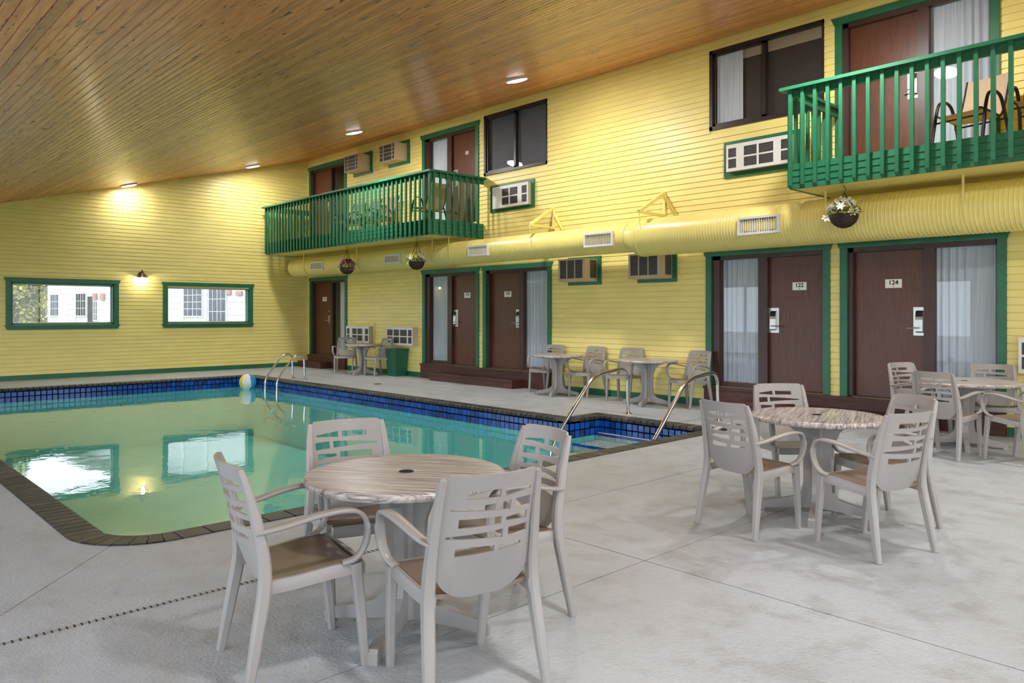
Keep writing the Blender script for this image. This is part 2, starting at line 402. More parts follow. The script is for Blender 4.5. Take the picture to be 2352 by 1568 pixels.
JX, JX2, JY, JY2 = 15.585, 16.85, -6.88, -1.63
slab([(0, JY2 + G), (7.6 - G, JY2 + G), (7.6 - G, 0), (0, 0)]); slab([(7.6 + G, JY2 + G), (JX - G, JY2 + G), (JX - G, 0), (7.6 + G, 0)])
far_c = arc(PX0 + RF, PY1 - RF, RF, 90, 180)
near_c = arc(PX1 - RC, PY0 + RC, RC, 270, 360)
farl_c = arc(PX0 + RF, PY0 + RF, RF, 180, 270)
slab([(0, JY2 - G), (0, -4.5)] + [(PX0, -4.5)] + far_c[::-1] + [(NX0, PY1), (NX0, NY1), (PX1, NY1), (PX1, PY1), (JX - G, PY1), (JX - G, JY2 - G)])
slab([(0, -4.5 - 2 * G), (0, YL), (PX0 + RF, YL)] + farl_c[::-1] + [(PX0, -4.5 - 2 * G)])
i45 = 4
dc = near_c[i45]; dend = (JX - G, dc[1] - (JX - dc[0]) * .86)
slab([(PX0 + RF + 2 * G, PY0), (PX0 + RF + 2 * G, YL), (JX - G, YL), (dend[0], dend[1] - G), (dc[0], dc[1] - G)] + near_c[:i45][::-1])
slab([(dc[0], dc[1] + G), (dend[0], dend[1] + G), (JX - G, JY - G), (PX1, JY - G)] + near_c[i45 + 1:][::-1])
slab([(PX1, JY + G), (JX - G, JY + G), (JX - G, PY1 - 2 * G), (PX1, PY1 - 2 * G)])
for xa, xb in ((JX + G, JX2 - G), (JX2 + G, 20.6 - G), (20.6 + G, XN)):
    for ya, yb in ((YL, JY - G), (JY + G, JY2 - G), (JY2 + G, 0)): slab([(xa, ya), (xb, ya), (xb, yb), (xa, yb)])
# slotted drain strip let into the joint
t = thing('drain_strip', 'slotted grey drain strip set in the deck joint beside the near table', 'drain', (JX, 0, 0))
mb = MB(); mb.box(-.013, YL, -.03, .013, -6.95, .003); mb.obj('strip', 'strip', t)
mb = MB(); y = -11.9
while y < -7: mb.box(-.013, y, -.02, .013, y + .007, .0045); y += .031
tag(mb.obj('slots', 'slot', t), kind='stuff')

# baseboards
def base(name, label, segs, axis, c0, c1):
    b = struct(name, label, 'baseboard')
    for u0, u1 in segs:
        m = MB(); (m.box(u0, c0, 0, u1, c1, .11) if axis == 'x' else m.box(c0, u0, 0, c1, u1, .11)); m.obj('baseboard_run', 'green', b)
base('baseboard_back', 'green baseboard along the long wall', [(2.13, 5.42), (9.55, 12.93), (17.07, XN)], 'x', -.024, 0)
base('baseboard_far', 'green baseboard below the two pool windows', [(YL, -.03)], 'y', .0, .024)

# ------------------------------------------------------------------ pool
CW = .21                                   # coping width
IX0, IX1, IY0, IY1, IN0, IN1 = PX0 + CW, PX1 - CW, PY0 + CW, PY1 - CW, NX0 + CW, NY1 - CW
WZ = -.245
RI = RC - CW; RIF = RF - CW
inner = [(IX0, -5)] + arc(IX0 + RIF, IY0 + RIF, RIF, 180, 270, 5) + arc(IX1 - RI, IY0 + RI, RI, 270, 360, 8) + [(IX1, IN1), (IN0, IN1), (IN0, IY1)] + arc(IX0 + RIF, IY1 - RIF, RIF, 90, 180, 5)
pool = thing('swimming_pool', 'blue-tiled indoor swimming pool with dark coping and corner steps', 'pool')
mb = MB(); n = len(inner); DZ = -1.35
mb.add([(x, y, -.03) for x, y in inner] + [(x, y, DZ) for x, y in inner], [(i, (i + 1) % n, n + (i + 1) % n, n + i) for i in range(n)] + [tuple(range(n, 2 * n))])
basin = mb.obj('basin', 'plaster', pool)
# grout band behind the tiles
mb = MB(); mb.add([(x, y, -.03) for x, y in inner] + [(x, y, -.262) for x, y in inner], [(i, (i + 1) % n, n + (i + 1) % n, n + i) for i in range(n)])
g = mb.obj('grout_band', 'grout', pool)
mod = g.modifiers.new('s', 'SOLIDIFY'); mod.thickness = .006; mod.offset = 1
# tiles: shared mesh, 10 cm grid
TS, TH = .1, .1
tm = MB(); e = .0045; q = TS / 2 - .0058
tm.add([(-q, 0, -q), (q, 0, -q), (q, 0, q), (-q, 0, q), (-q + e, -.006, -q + e), (q - e, -.006, -q + e), (q - e, -.006, q - e), (-q + e, -.006, q - e)], [(4, 5, 6, 7), (0, 1, 5, 4), (1, 2, 6, 5), (2, 3, 7, 6), (3, 0, 4, 7)])
tile_me = tm.mesh('tile', 'tile')
rest = MB()
def tile_run(p, q, single=True):
    p, q = Vector(p), Vector(q); d = q - p; L = d.length; nn = int(round(L / TS)); d.normalize(); rot = math.atan2(d.y, d.x)
    nrm = Vector((d.y, -d.x))            # tile front: local -y -> to the right of travel
    for i in range(nn):
        for r in range(2):
            c = p + d * (i + .5) * L / nn + nrm * .007; z = -.055 - .05 - r * TH
            if single: link('tile', tile_me, pool, (c.x, c.y, z), rot)
            else:
                mt = Matrix.Translation((c.x, c.y, z)) @ Matrix.Rotation(rot, 4, 'Z')
                rest.add([mt @ Vector(vv.co) for vv in tile_me.vertices], [tuple(f.vertices) for f in tile_me.polygons])
tile_run((IN0, IN1), (IX1, IN1)); tile_run((IN0, IY1), (IN0, IN1)); tile_run((IX0 + RIF, IY1), (IN0, IY1))
FARN = -5.0
tile_run((IX0, FARN), (IX0, IY1 - RIF)); tile_run((IX0, IY0 + RIF), (IX0, FARN), False)
tile_run((IX1, IN1), (IX1, IY0 + RI), False); tile_run((IX1 - RI, IY0), (IX0 + RIF, IY0), False)
for cpts in (arc(IX0 + RIF, IY1 - RIF, RIF, 180, 90, 2), arc(IX1 - RI, IY0 + RI, RI, 360, 270, 5), arc(IX0 + RIF, IY0 + RIF, RIF, 270, 180, 2)):
    for a, b in zip(cpts, cpts[1:]): tile_run(a, b, False)
tag(rest.obj('tile_field', 'tile', pool), kind='stuff')
# coping bricks with rounded nose
def brick_mesh(wd, w2=None):
    w2 = w2 or wd; m = MB(); sec = [(0, .004), (0, -.05), (CW - .012, -.055), (CW + .012, -.045), (CW + .018, -.02), (CW + .008, .0), (CW - .01, .008), (.01, .008)]
    m.loft([[(-wd / 2 + (wd - w2) / 2 * 0, -yy, z) for yy, z in sec], [(wd / 2, -yy, z) for yy, z in sec]]); return m
bm_s = brick_mesh(.089).mesh('brick', 'coping'); bm_l = brick_mesh(.186).mesh('brick', 'coping')
crest = MB()
def brick_run(p, q, pitch, me, single=True):
    p, q = Vector(p), Vector(q); d = q - p; L = d.length; nn = max(1, int(round(L / pitch))); d.normalize(); rot = math.atan2(d.y, d.x)
    for i in range(nn):
        c = p + d * (i + .5) * L / nn
        if single:
            o = link('coping_brick', me, pool, (c.x, c.y, 0), rot); 
        else:
            mt = Matrix.Translation((c.x, c.y, 0)) @ Matrix.Rotation(rot, 4, 'Z')
            crest.add([mt @ Vector(vv.co) for vv in me.vertices], [tuple(f.vertices) for f in me.polygons])
brick_run((PX0 + RF, PY1), (NX0 + CW * 0, PY1), .105, bm_s); brick_run((NX0, PY1 + 0), (NX0, NY1), .105, bm_s)
brick_run((NX0, NY1), (PX1, NY1), .105, bm_s); brick_run((PX1, NY1), (PX1, PY0 + RC), .2, bm_l)
brick_run((PX1 - RC, PY0), (PX0 + RF, PY0), .105, bm_s)
brick_run((PX0, PY0 + RF), (PX0, PY1 - RF), .105, bm_s, False)
def corner_bricks(cx, cy, r, a0, a1, nn, tgt=None):
    for i in range(nn):
        b0, b1 = a0 + (a1 - a0) * (i + .03) / nn, a0 + (a1 - a0) * (i + .97) / nn
        m = MB(); sec = [(r, .004), (r, -.05), (r - CW, -.055), (r - CW - .018, -.02), (r - CW + .01, .008), (r - .01, .008)]
        m.loft([[(cx + rr * math.cos(math.radians(b)), cy + rr * math.sin(math.radians(b)), z) for rr, z in sec] for b in (b0, (b0 + b1) / 2, b1)])
        if tgt is None: m.obj('coping_brick', 'coping', pool)
        else: tgt.add(m.v, m.f)
corner_bricks(PX1 - RC, PY0 + RC, RC, 270, 360, 8); corner_bricks(PX0 + RF, PY1 - RF, RF, 90, 180, 5); corner_bricks(PX0 + RF, PY0 + RF, RF, 180, 270, 5, crest)
tag(crest.obj('coping_row', 'coping', pool), kind='stuff')
# entry steps in the corner, dark blue nosing tiles
for y0, y1, z in ((IN1, -2.24, -.236), (-2.24, -2.72, -.33), (-2.72, -3.2, -.46), (-3.2, -3.68, -.62)):
    x0 = IN0 if y0 > -2.7 else IN0
    st = MB().box(x0 + .008, y1, DZ, IX1 - .008, y0, z).obj('pool_step', 'tread', pool)
    MB().box(x0 + .008, y1 - .004, z - .03, IX1 - .008, y1 + .02, z + .003).obj('nosing_tile', 'tile', st)
mb = MB(); mb.add([(x, y, WZ) for x, y in inner], [tuple(range(n))]); wat = mb.obj('pool_water', 'water')
tag(wat, 'calm clear turquoise pool water mirroring the yellow walls', 'water', kind='stuff')

# ------------------------------------------------------------------ door units
def text_mesh(body, size, mat):
    c = bpy.data.curves.new('digits', 'FONT'); c.body = body; c.size = size; c.align_x = 'CENTER'; c.align_y = 'CENTER'; c.extrude = .001; c.offset = size * .02
    o = bpy.data.objects.new('digits', c); COL.objects.link(o)
    dg = bpy.context.evaluated_depsgraph_get(); me = bpy.data.meshes.new_from_object(o.evaluated_get(dg))
    COL.objects.unlink(o); bpy.data.objects.remove(o); me.materials.clear(); me.materials.append(M[mat]); return me
def curtain_mesh(x0, x1, z0, z1, y, fold=.028, pinch=0.):
    m = MB(); nx = max(12, int((x1 - x0) / .012)); rows = 9; vs = []; fs = []
    ph = random.uniform(0, 6)
    for r in range(rows + 1):
        tz = r / rows; z = z0 + (z1 - z0) * tz
        for i in range(nx + 1):
            u = i / nx; x = x0 + (x1 - x0) * u
            a = fold * (.55 + .45 * math.sin(7 * u + ph)) * (1.1 - .3 * tz)
            yy = y + a * math.sin(2 * PI * (x - x0) / .095 + 1.2 * math.sin(5 * u + ph) + .35 * math.sin(3 * tz + ph))
            vs.append((x + pinch * (1 - tz) * (u - .5), yy, z))
    for r in range(rows):
        for i in range(nx): a = r * (nx + 1) + i; fs.append((a, a + 1, a + nx + 2, a + nx + 1))
    m.add(vs, fs); return m
DLAB = {'116': 'leftmost ground-floor room door unit, number 116, by the corner', '118': 'ground-floor room door unit numbered 118 with curtained sidelight', '120': 'ground-floor room door unit numbered 120 with curtained sidelight',
        '122': 'ground-floor room door unit numbered 122 with curtained sidelight', '124': 'ground-floor room door unit numbered 124 with curtained sidelight'}
def door_unit(idx, a, kind, zb, num, label, cur_label):
    d = struct('door_%d' % idx, label, 'door')
    e = a + DW; zt = zb + 2.04
    MB().box(a, -.04, zb, a + .1, .03, zt + .02).obj('casing', 'green', d); MB().box(e - .1, -.04, zb, e, .03, zt + .02).obj('casing', 'green', d)
    lo = .0 if a < .2 else .05
    mb = MB(); mb.prism([(a - .005, zt), (e + .005, zt), (e + .02, zt + .05), (e + .05, zt + .1), (a - lo, zt + .1), (a - lo * .4 - .005, zt + .05)], 'y', -.055, .02); mb.obj('header', 'green', d)
    if kind == 'DG': dx0, dx1, m0, m1, g0, g1 = a + .17, a + 1.06, a + 1.06, a + 1.19, a + 1.19, e - .12
    else: g0, g1, m0, m1, dx0, dx1 = a + .24, a + .88, a + .88, a + 1.03, a + 1.03, e - .12
    mb = MB(); mb.box(a + .05, .0, zb, min(g0, dx0), .085, zt); mb.box(max(g1, dx1), .0, zb, e - .05, .085, zt); mb.box(a + .05, 0, zt - .06, e - .05, .085, zt + .045); mb.box(m0, .005, zb, m1, .085, zt - .06)
    mb.box(a + .05, -.0, zb - .0, e - .05, .16, zb + .018)
    mb.box(min(g0, dx0) - .03, -.012, zb, min(g0, dx0) - .008, .0, zt - .06)
    mb.obj('frame', 'brown', d)
    pan = MB().box(dx0 + .003, .07, zb + .012, dx1 - .003, .112, zt - .063).obj('door_panel', 'door', d)
    # sill under the glass
    MB().box(g0, .02, zb + .018, g1, .16, zb + .075).obj('sill', 'brown', d)
    gl = MB().box(g0, .055, zb + .075, g1, .061, zt - .06).obj('glass_pane', 'glass', d)
    # plate and lock hang on the panel
    px = dx0 + .47 if kind == 'GD' else dx0 + .50
    pz = zb + 1.54
    if idx == 7: MB().box(px - .055, .063, pz - .04, px + .055, .07, pz + .04).obj('name_plate', 'beige_pl', pan)
    if num:
        MB().box(px - .105, .062, pz - .058, px + .105, .07, pz + .058).obj('number_plate', 'plate', pan)
        o = link('digits', text_mesh(num, .085, 'ink'), pan, (px, .0608, pz + .012)); o.rotation_euler = (PI / 2, 0, 0)
        MB().box(px - .007, .0605, pz - .045, px + .007, .062, pz - .034).obj('dot', 'ink', pan)
    lx = (dx0 + .075) if kind == 'GD' else (dx1 - .062); zl = zb + 1.04; sgn = 1 if kind == 'GD' else -1
    MB().box(lx - .08, .060, zl - .185, lx + .08, .07, zl + .185).obj('lock_plate', 'chrome', pan)
    mb = MB(); mb.prism([(.06, zl - .15), (.06, zl + .14), (.035, zl + .12), (.02, zl + .02), (.018, zl - .13)], 'x', lx - .045, lx + .045); mb.obj('lock_body', 'chrome', pan)
    MB().prism([(.0345, zl + .06), (.052, zl + .135), (.03, zl + .122), (.016, zl + .06)], 'x', lx - .042, lx + .042).obj('card_reader', 'ink', pan)
    mb = MB(); mb.tube([(lx, .02, zl - .085), (lx, -.02, zl - .085), (lx + sgn * .02, -.028, zl - .085), (lx + sgn * .13, -.028, zl - .087)], .009, 8); mb.obj('lever', 'chrome', pan, 40)
    # dim room behind the glass
    mb = MB(); mb.box(g0 - .1, .45, zb, g1 + .1, .47, zt); mb.box(g0 - .12, .16, zb, g0 - .1, .47, zt); mb.box(g1 + .1, .16, zb, g1 + .12, .47, zt); mb.box(g0 - .05, .16, zt, g1 + .05, .47, zt + .02); mb.box(g0 - .05, .16, zb - .02, g1 + .05, .47, zb); mb.obj('recess', 'recess', d)
    c0 = g0 - .09
    if kind == 'DG' and idx in (1, 6): c0 = g0 + .22
    if idx != 6:
        c = curtain_mesh(c0, g1 + .03, zb + .03, zt - .01, .122, .02).obj('curtain', 'curtain', None, 180); tag(c, cur_label, 'curtain', 'sheer curtains behind the door sidelights')
    return d
ULAB = ['upper-floor room door unit in the far corner over the long balcony', 'upper-floor door unit at the near end of the long balcony', 'upper-floor room door unit over the right-hand balcony']
UCL = ['', 'pale curtain in the sidelight at the near end of the long balcony', 'pale pleated curtain in the sidelight above the right-hand balcony']
CLAB = {'116': 'narrow pale curtain in the sidelight nearest the far corner', '118': 'pale sheer curtain left of the door numbered 118', '120': 'pale pleated curtain behind the leftmost of the wall chairs',
        '122': 'wide smooth pale curtain left of the door with plate 122', '124': 'tall gathered pale curtain behind the wide table'}
ui = 0
for i, (a, kd, zb, num, wh) in enumerate(DOORS):
    if wh == 'low': door_unit(i + 1, a, kd, zb, num, DLAB[num], CLAB[num])
    else: door_unit(i + 1, a, kd, zb, num, ULAB[ui], UCL[ui]); ui += 1

# brown wooden steps below the doors
def steps(label, x0, x1, s0, s1):
    t = thing('entry_steps', label, 'steps', (0, 0, 0), 0, 'brown entry steps below the room doors')
    MB().box(x0, -.09, 0, x1, -.018, .29).obj('platform_riser', 'step', t); MB().box(x0 - .01, -.105, .29, x1 + .01, -.018, .329).obj('platform_tread', 'step', t)
    MB().box(s0, -.41, 0, s1, -.09, .135).obj('step_riser', 'step', t)
    for k2 in range(3): MB().box(s0 - .008, -.425 + k2 * .112, .135, s1 + .008, -.425 + k2 * .112 + .107, .168).obj('tread_board', 'step', t)
steps('brown wooden entry step below door 116 in the far corner', .13, 2.12, .2, 1.42)
steps('long brown wooden step below two doors, left of the wall chairs', 5.43, 9.54, 6.2, 8.85)
steps('long brown wooden step half hidden behind the second table', 12.94, 17.06, 13.7, 16.3)

# ------------------------------------------------------------------ upper sliding windows
def slider(idx, x0, x1, z0, z1, label, sheet_mat):
    wdo = struct('window_%d' % idx, label, 'window'); f = .055; xm = x0 + (x1 - x0) * .485
    mb = MB(); mb.box(x0, -.03, z0, x0 + f, .1, z1); mb.box(x1 - f * .5, -.03, z0, x1, .1, z1); mb.box(x0, -.03, z1 - f, x1, .1, z1); mb.box(x0, -.03, z0, x1, .1, z0 + f); mb.obj('frame', 'alum', wdo)
    mb = MB(); a, b = x0 + f, xm + .05; mb.box(a, .0, z0 + f, a + .04, .03, z1 - f); mb.box(b - .06, .0, z0 + f, b, .03, z1 - f); mb.box(a, 0, z1 - f - .04, b, .03, z1 - f); mb.box(a, 0, z0 + f, b, .03, z0 + f + .04); sash = mb.obj('sash', 'alum', wdo)
    MB().box(a + .04, .012, z0 + f + .04, b - .06, .016, z1 - f - .04).obj('glass_pane', 'glass', sash)
    MB().box(xm + .03, .05, z0 + f, x1 - f * .5, .054, z1 - f).obj('glass_pane', 'glass', wdo)
    MB().box(xm + .02, .04, z0 + f, xm + .06, .07, z1 - f).obj('mullion', 'alum', wdo)
    MB().box(x0 + f, .075, z0 + f, x1 - f * .5, .079, z1 - f).obj('backing_sheet', sheet_mat, wdo)  # flat toned sheet behind both panes
    mb = MB(); dd = 1.6; mb.box(x0 - .3, dd, z0 - .6, x1 + .3, dd + .02, z1); mb.box(x0 - .32, .16, z0 - .6, x0 - .3, dd, z1); mb.box(x1 + .3, .16, z0 - .6, x1 + .32, dd, z1); mb.box(x0 - .3, .16, z1 - .02, x1 + .3, dd, z1); mb.box(x0 - .3, .16, z0 - .62, x1 + .3, dd, z0 - .6); mb.obj('recess', 'recess', wdo)
    return wdo
slider(3, *UPWIN[0], 'dark-framed sliding window beside the long balcony on the upper floor', 'sheet_grey')
slider(4, *UPWIN[1], 'dark-framed sliding window left of the right-hand balcony on the upper floor', 'sheet_dark')
MB().box(13.06, .064, 5.40, 14.80, .068, 5.565).obj('valance', 'sling', bpy.data.objects['window_4'])
tag(curtain_mesh(13.10, 13.55, 4.42, 5.56, .045, .012).obj('curtain', 'curtain', None, 180), 'pale curtain drawn to the left in the upper sliding window beside the right balcony', 'curtain', 'sheer curtains in the upper windows')

# ------------------------------------------------------------------ far wall windows
def far_window(idx, y0, y1, z0, z1, label):
    wdo = struct('window_%d' % idx, label, 'window'); tw = .095
    MB().box(.0, y0 - tw, z0 - .02, .04, y0 + .005, z1).obj('casing', 'green', wdo); MB().box(.0, y1 - .005, z0 - .02, .04, y1 + tw, z1).obj('casing', 'green', wdo)
    mb = MB(); mb.prism([(y0 - tw, z1), (y1 + tw, z1), (y1 + tw + .04, z1 + .095), (y0 - tw - .04, z1 + .095)], 'x', 0, .055); mb.obj('header', 'green', wdo)
    mb = MB(); mb.prism([(y0 - tw + .02, z0 - .105), (y1 + tw - .02, z0 - .105), (y1 + tw + .01, z0 - .03), (y0 - tw - .01, z0 - .03)], 'x', 0, .05); mb.box(0, y0 - tw - .02, z0 - .03, .075, y1 + tw + .02, z0 - .005); mb.obj('sill', 'green', wdo)
    mb = MB(); mb.box(-.15, y0, z0, 0, y0 + .035, z1); mb.box(-.15, y1 - .035, z0, 0, y1, z1); mb.box(-.15, y0, z1 - .04, 0, y1, z1); mb.box(-.15, y0, z0, 0, y1, z0 + .03); mb.obj('frame', 'green', wdo)
    mb = MB(); a, b, c, d2 = y0 + .035, y1 - .035, z0 + .03, z1 - .04
    mb.box(-.13, a, c, -.1, a + .022, d2); mb.box(-.13, b - .022, c, -.1, b, d2); mb.box(-.13, a, c, -.1, b, c + .022); mb.box(-.13, a, d2 - .022, -.1, b, d2); mb.obj('sash', 'white_pl', wdo)
    MB().box(-.118, a, c, -.112, b, d2).obj('glass_pane', 'dimming', wdo)
far_window(1, *FARWIN[0], 'left of the two green-framed pool windows, showing trees and a white building')
far_window(2, *FARWIN[1], 'right of the two green-framed pool windows, showing a white building with gridded windows')
# unseen glazing beside and behind the camera, added for daylight
def plain_window(idx, o, plane, label):
    wdo = struct('window_%d' % idx, label, 'window'); u0, u1, z0, z1 = o; m1 = (u0 + u1) / 2
    for nm, parts, mt in (('frame', [(u0, z0, u0 + .05, z1), (u1 - .05, z0, u1, z1), (u0, z1 - .05, u1, z1), (u0, z0, u1, z0 + .05), (m1 - .03, z0, m1 + .03, z1)], 'alum'),):
        mb = MB()
        for a, b, c, d2 in parts: (mb.box(a, YL - .12, b, c, YL - .02, d2) if plane == 'y' else mb.box(XN + .02, a, b, XN + .12, c, d2))
        mb.obj(nm, mt, wdo)
    for a, c in ((u0 + .05, m1 - .03), (m1 + .03, u1 - .05)):
        mb = MB(); (mb.box(a, YL - .075, z0 + .05, c, YL - .07, z1 - .05) if plane == 'y' else mb.box(XN + .07, a, z0 + .05, XN + .075, c, z1 - .05)); mb.obj('glass_pane', 'glass', wdo)
    ld = bpy.data.lights.new('portal', 'AREA'); ld.shape = 'RECTANGLE'; ld.size = u1 - u0; ld.size_y = z1 - z0; ld.cycles.is_portal = True
    lo = bpy.data.objects.new('daylight_portal', ld); COL.objects.link(lo)
    if plane == 'y': lo.location = (m1, YL - .14, (z0 + z1) / 2); lo.rotation_euler = (PI / 2, 0, PI)
    else: lo.location = (XN + .14, m1, (z0 + z1) / 2); lo.rotation_euler = (PI / 2, 0, PI / 2)
    lo.parent = wdo
for i, o in enumerate(LEFTWIN): plain_window(5 + i, o, 'y', 'unseen sliding glass door number %d along the low side wall' % (i + 1))
for i, o in enumerate(NEARWIN): plain_window(10 + i, o, 'x', ['unseen glass wall in the near end wall by the low side', 'unseen tall glass wall in the middle of the near end wall', 'unseen tall glass wall in the near end wall by the room doors'][i])

# ------------------------------------------------------------------ ceiling lamps
def ceiling_lamp(x, y, label, watts=None):
    z = ceil_z(y); t = thing('ceiling_lamp', label, 'lamp', (x, y, z), 0, 'round lamps in a row on the pine ceiling'); t.rotation_euler = (PHI, 0, 0)
    MB().lathe([(.0, 0), (.185, 0), (.19, -.012), (.185, -.03), (.165, -.034), (.165, -.02), (0, -.02)], 32, cap=False).obj('rim', 'white_pl', t, 40)
    MB().lathe([(0, -.024), (.164, -.024), (.155, -.038), (.12, -.044), (0, -.048)], 32, cap=False).obj('diffuser', 'lamp', t, 60)
    ld = bpy.data.lights.new('lamp_glow', 'AREA'); ld.shape = 'DISK'; ld.size = .32; ld.energy = watts or LAMP_WATTS; ld.color = (1, .98, .94)
    lo = bpy.data.objects.new('lamp_glow', ld); COL.objects.link(lo); lo.location = (0, 0, -.055); lo.parent = t
ceiling_lamp(10.86, -2.21, 'nearest round ceiling lamp in view, above the plain wall')
ceiling_lamp(6.08, -2.25, 'round ceiling lamp above the near end of the long balcony')
ceiling_lamp(1.06, -2.12, 'round ceiling lamp near the far corner above the balcony end', 34)
ceiling_lamp(.40, -4.86, 'round ceiling lamp hard against the end wall above the pool windows', 9)
ceiling_lamp(15.7, -2.2, 'added round ceiling lamp above the right-hand balcony, out of the picture')  # this and the next: unseen lamps added for light, continuing the row
ceiling_lamp(20.4, -2.2, 'added round ceiling lamp nearest the near end wall, out of the picture')
for x, y, lb in ((18.6, -5.2, 'added unseen round ceiling lamp above the right side of the second table'), (22.0, -5.2, 'added unseen round ceiling lamp over the open deck by the near end wall'), (18.6, -8.6, 'added unseen round ceiling lamp above the closest chair'), (22.0, -8.6, 'added unseen round ceiling lamp low over the deck behind the camera')): ceiling_lamp(x, y, lb, 34)  # extra lamps out of view, added as fill for the near deck
# ------------------------------------------------------------------ balconies
BY, BZ0, BZ1, BTOP = -1.40, 3.04, 3.36, 4.325
def balcony(name_label, x0, x1, near_side, far_side):
    t = thing('balcony', name_label, 'balcony', (0, 0, 0), 0, 'green railed balconies')
    MB().box(x0 + .02, BY + .045, BZ0 + .03, x1 - .02, -.018, BZ1 - .03).obj('deck_slab', 'yellow', t)
    nb = int((-.02 - (BY + .03)) / .11)
    for i in range(nb): ya = BY + .035 + i * .11; MB().box(x0 + .015, ya, BZ0 + .008, x1 - .015, min(ya + .107, -.018), BZ0 + .03).obj('soffit_board', 'yellow', t)
    BH = (BZ1 - BZ0) / 4
    def run(p0, p1, horiz):
        # skirt boards, rails and balusters of one side; p0,p1 = coords along the side
        for i in range(4):
            za = BZ0 + i * BH
            m = MB()
            if horiz: m.prism([(BY, za + .001), (BY + .03, za + .001), (BY + .03, za + BH - .001), (BY + .008, za + BH - .001)], 'x', p0, p1)
            else:
                xs, sg = horiz_x
                m.prism([(xs, za + .001), (xs - sg * .03, za + .001), (xs - sg * .03, za + BH - .001), (xs - sg * .008, za + BH - .001)], 'y', p0, p1)
            m.obj('skirt_board', 'green', t)
        m = MB()
        if horiz: m.box(p0, BY + .0, BTOP - .135, p1, BY + .032, BTOP - .045); m.obj('rail_board', 'green', t); MB().box(p0 - .1, BY - .085, BTOP - .04, p1 + .06, BY + .07, BTOP).obj('top_rail', 'green', t)
        else:
            xs, sg = horiz_x
            m.box(min(xs, xs - sg * .032), p0, BTOP - .135, max(xs, xs - sg * .032), p1, BTOP - .045); m.obj('rail_board', 'green', t)
            MB().box(xs - .075 if sg > 0 else xs - .085, p0, BTOP - .04, xs + .085 if sg > 0 else xs + .075, p1, BTOP).obj('top_rail', 'green', t)
    run(x0, x1, True)
    bw = .042
    bl = MB(); bl.prism([(-.042, -1.20), (-.004, -1.235), (-.004, 0), (-.042, 0)], 'x', -bw / 2, bw / 2); blm = bl.mesh('baluster', 'green')
    n = int(round((x1 - x0 - .05) / .16))
    for i in range(n + 1): link('baluster', blm, t, (x0 + .022 + i * (x1 - x0 - .044) / n, BY, BTOP - .04))
    for xs, sg, on in ((x1, 1, near_side), (x0, -1, far_side)):
        if not on: continue
        horiz_x = (xs, sg)
        run_side(t, xs, sg, BH)
        for i in range(8):
            y = BY + .05 + i * .1655
            link('baluster', blm, t, (xs, y, BTOP - .04), PI / 2 if sg > 0 else -PI / 2)
    return t
def run_side(t, xs, sg, BH):
    for i in range(4):
        za = BZ0 + i * BH
        MB().prism([(xs, za + .001), (xs - sg * .03, za + .001), (xs - sg * .03, za + BH - .001), (xs - sg * .008, za + BH - .001)], 'y', BY + .032, -.018).obj('skirt_board', 'green', t)
    a, b = sorted((xs, xs - sg * .032)); MB().box(a, BY + .034, BTOP - .135, b, -.018, BTOP - .045).obj('rail_board', 'green', t)
    a, b = sorted((xs + sg * .085, xs - sg * .07)); MB().box(a, BY + .072, BTOP - .041, b, -.018, BTOP - .001).obj('top_rail', 'green', t)
balcony('long green-railed balcony on the upper floor reaching into the far corner', .30, 7.56, True, True)
balcony('green-railed balcony at upper right with two sling chairs', 15.02, 22.4, True, True)

# ------------------------------------------------------------------ ribbed duct
DY, DZC, RS, RB = -.62, 2.71, .235, .295
duct = thing('air_duct', 'long ribbed round air duct painted yellow below the balconies', 'duct')
def ribbed(x0, x1, r, zc, pitch=.048):
    m = MB(); n = 36; rings = []; x = x0
    while x < x1:
        for dx, dr in ((0, 0), (pitch * .62, 0), (pitch * .72, .0045), (pitch * .88, .0045)):
            if x + dx <= x1: rings.append([(x + dx, DY + (r + dr) * math.cos(2 * PI * j / n), zc + (r + dr) * math.sin(2 * PI * j / n)) for j in range(n)])
        x += pitch
    return m.loft(rings)
ribbed(.55, 11.95, RS, DZC).obj('narrow_section', 'yellow_duct', duct, 35)
ribbed(12.12, XN - .02, RB, DZC - .02).obj('wide_section', 'yellow_duct', duct, 35)
m = MB(); n = 36; rings = []
for x, r, zc in ((11.93, RS, DZC), (11.98, RS + .012, DZC), (12.02, RS + .02, DZC - .004), (12.10, RB + .005, DZC - .018), (12.2, RB + .012, DZC - .02), (12.21, RB, DZC - .02)):
    rings.append([(x, DY + r * math.cos(2 * PI * j / n), zc + r * math.sin(2 * PI * j / n)) for j in range(n)])
m.loft(rings, caps=False).obj('reducer_collar', 'yellow_duct', duct, 35)
m = MB(); rings = []
for x, r in ((.57, RS), (.48, RS * .99), (.41, RS * .93), (.36, RS * .82), (.325, RS * .62), (.31, RS * .3), (.308, .01)):
    rings.append([(x, DY + r * math.cos(2 * PI * j / n), DZC + r * math.sin(2 * PI * j / n)) for j in range(n)])
m.loft(rings).obj('end_cap', 'yellow_duct', duct, 50)
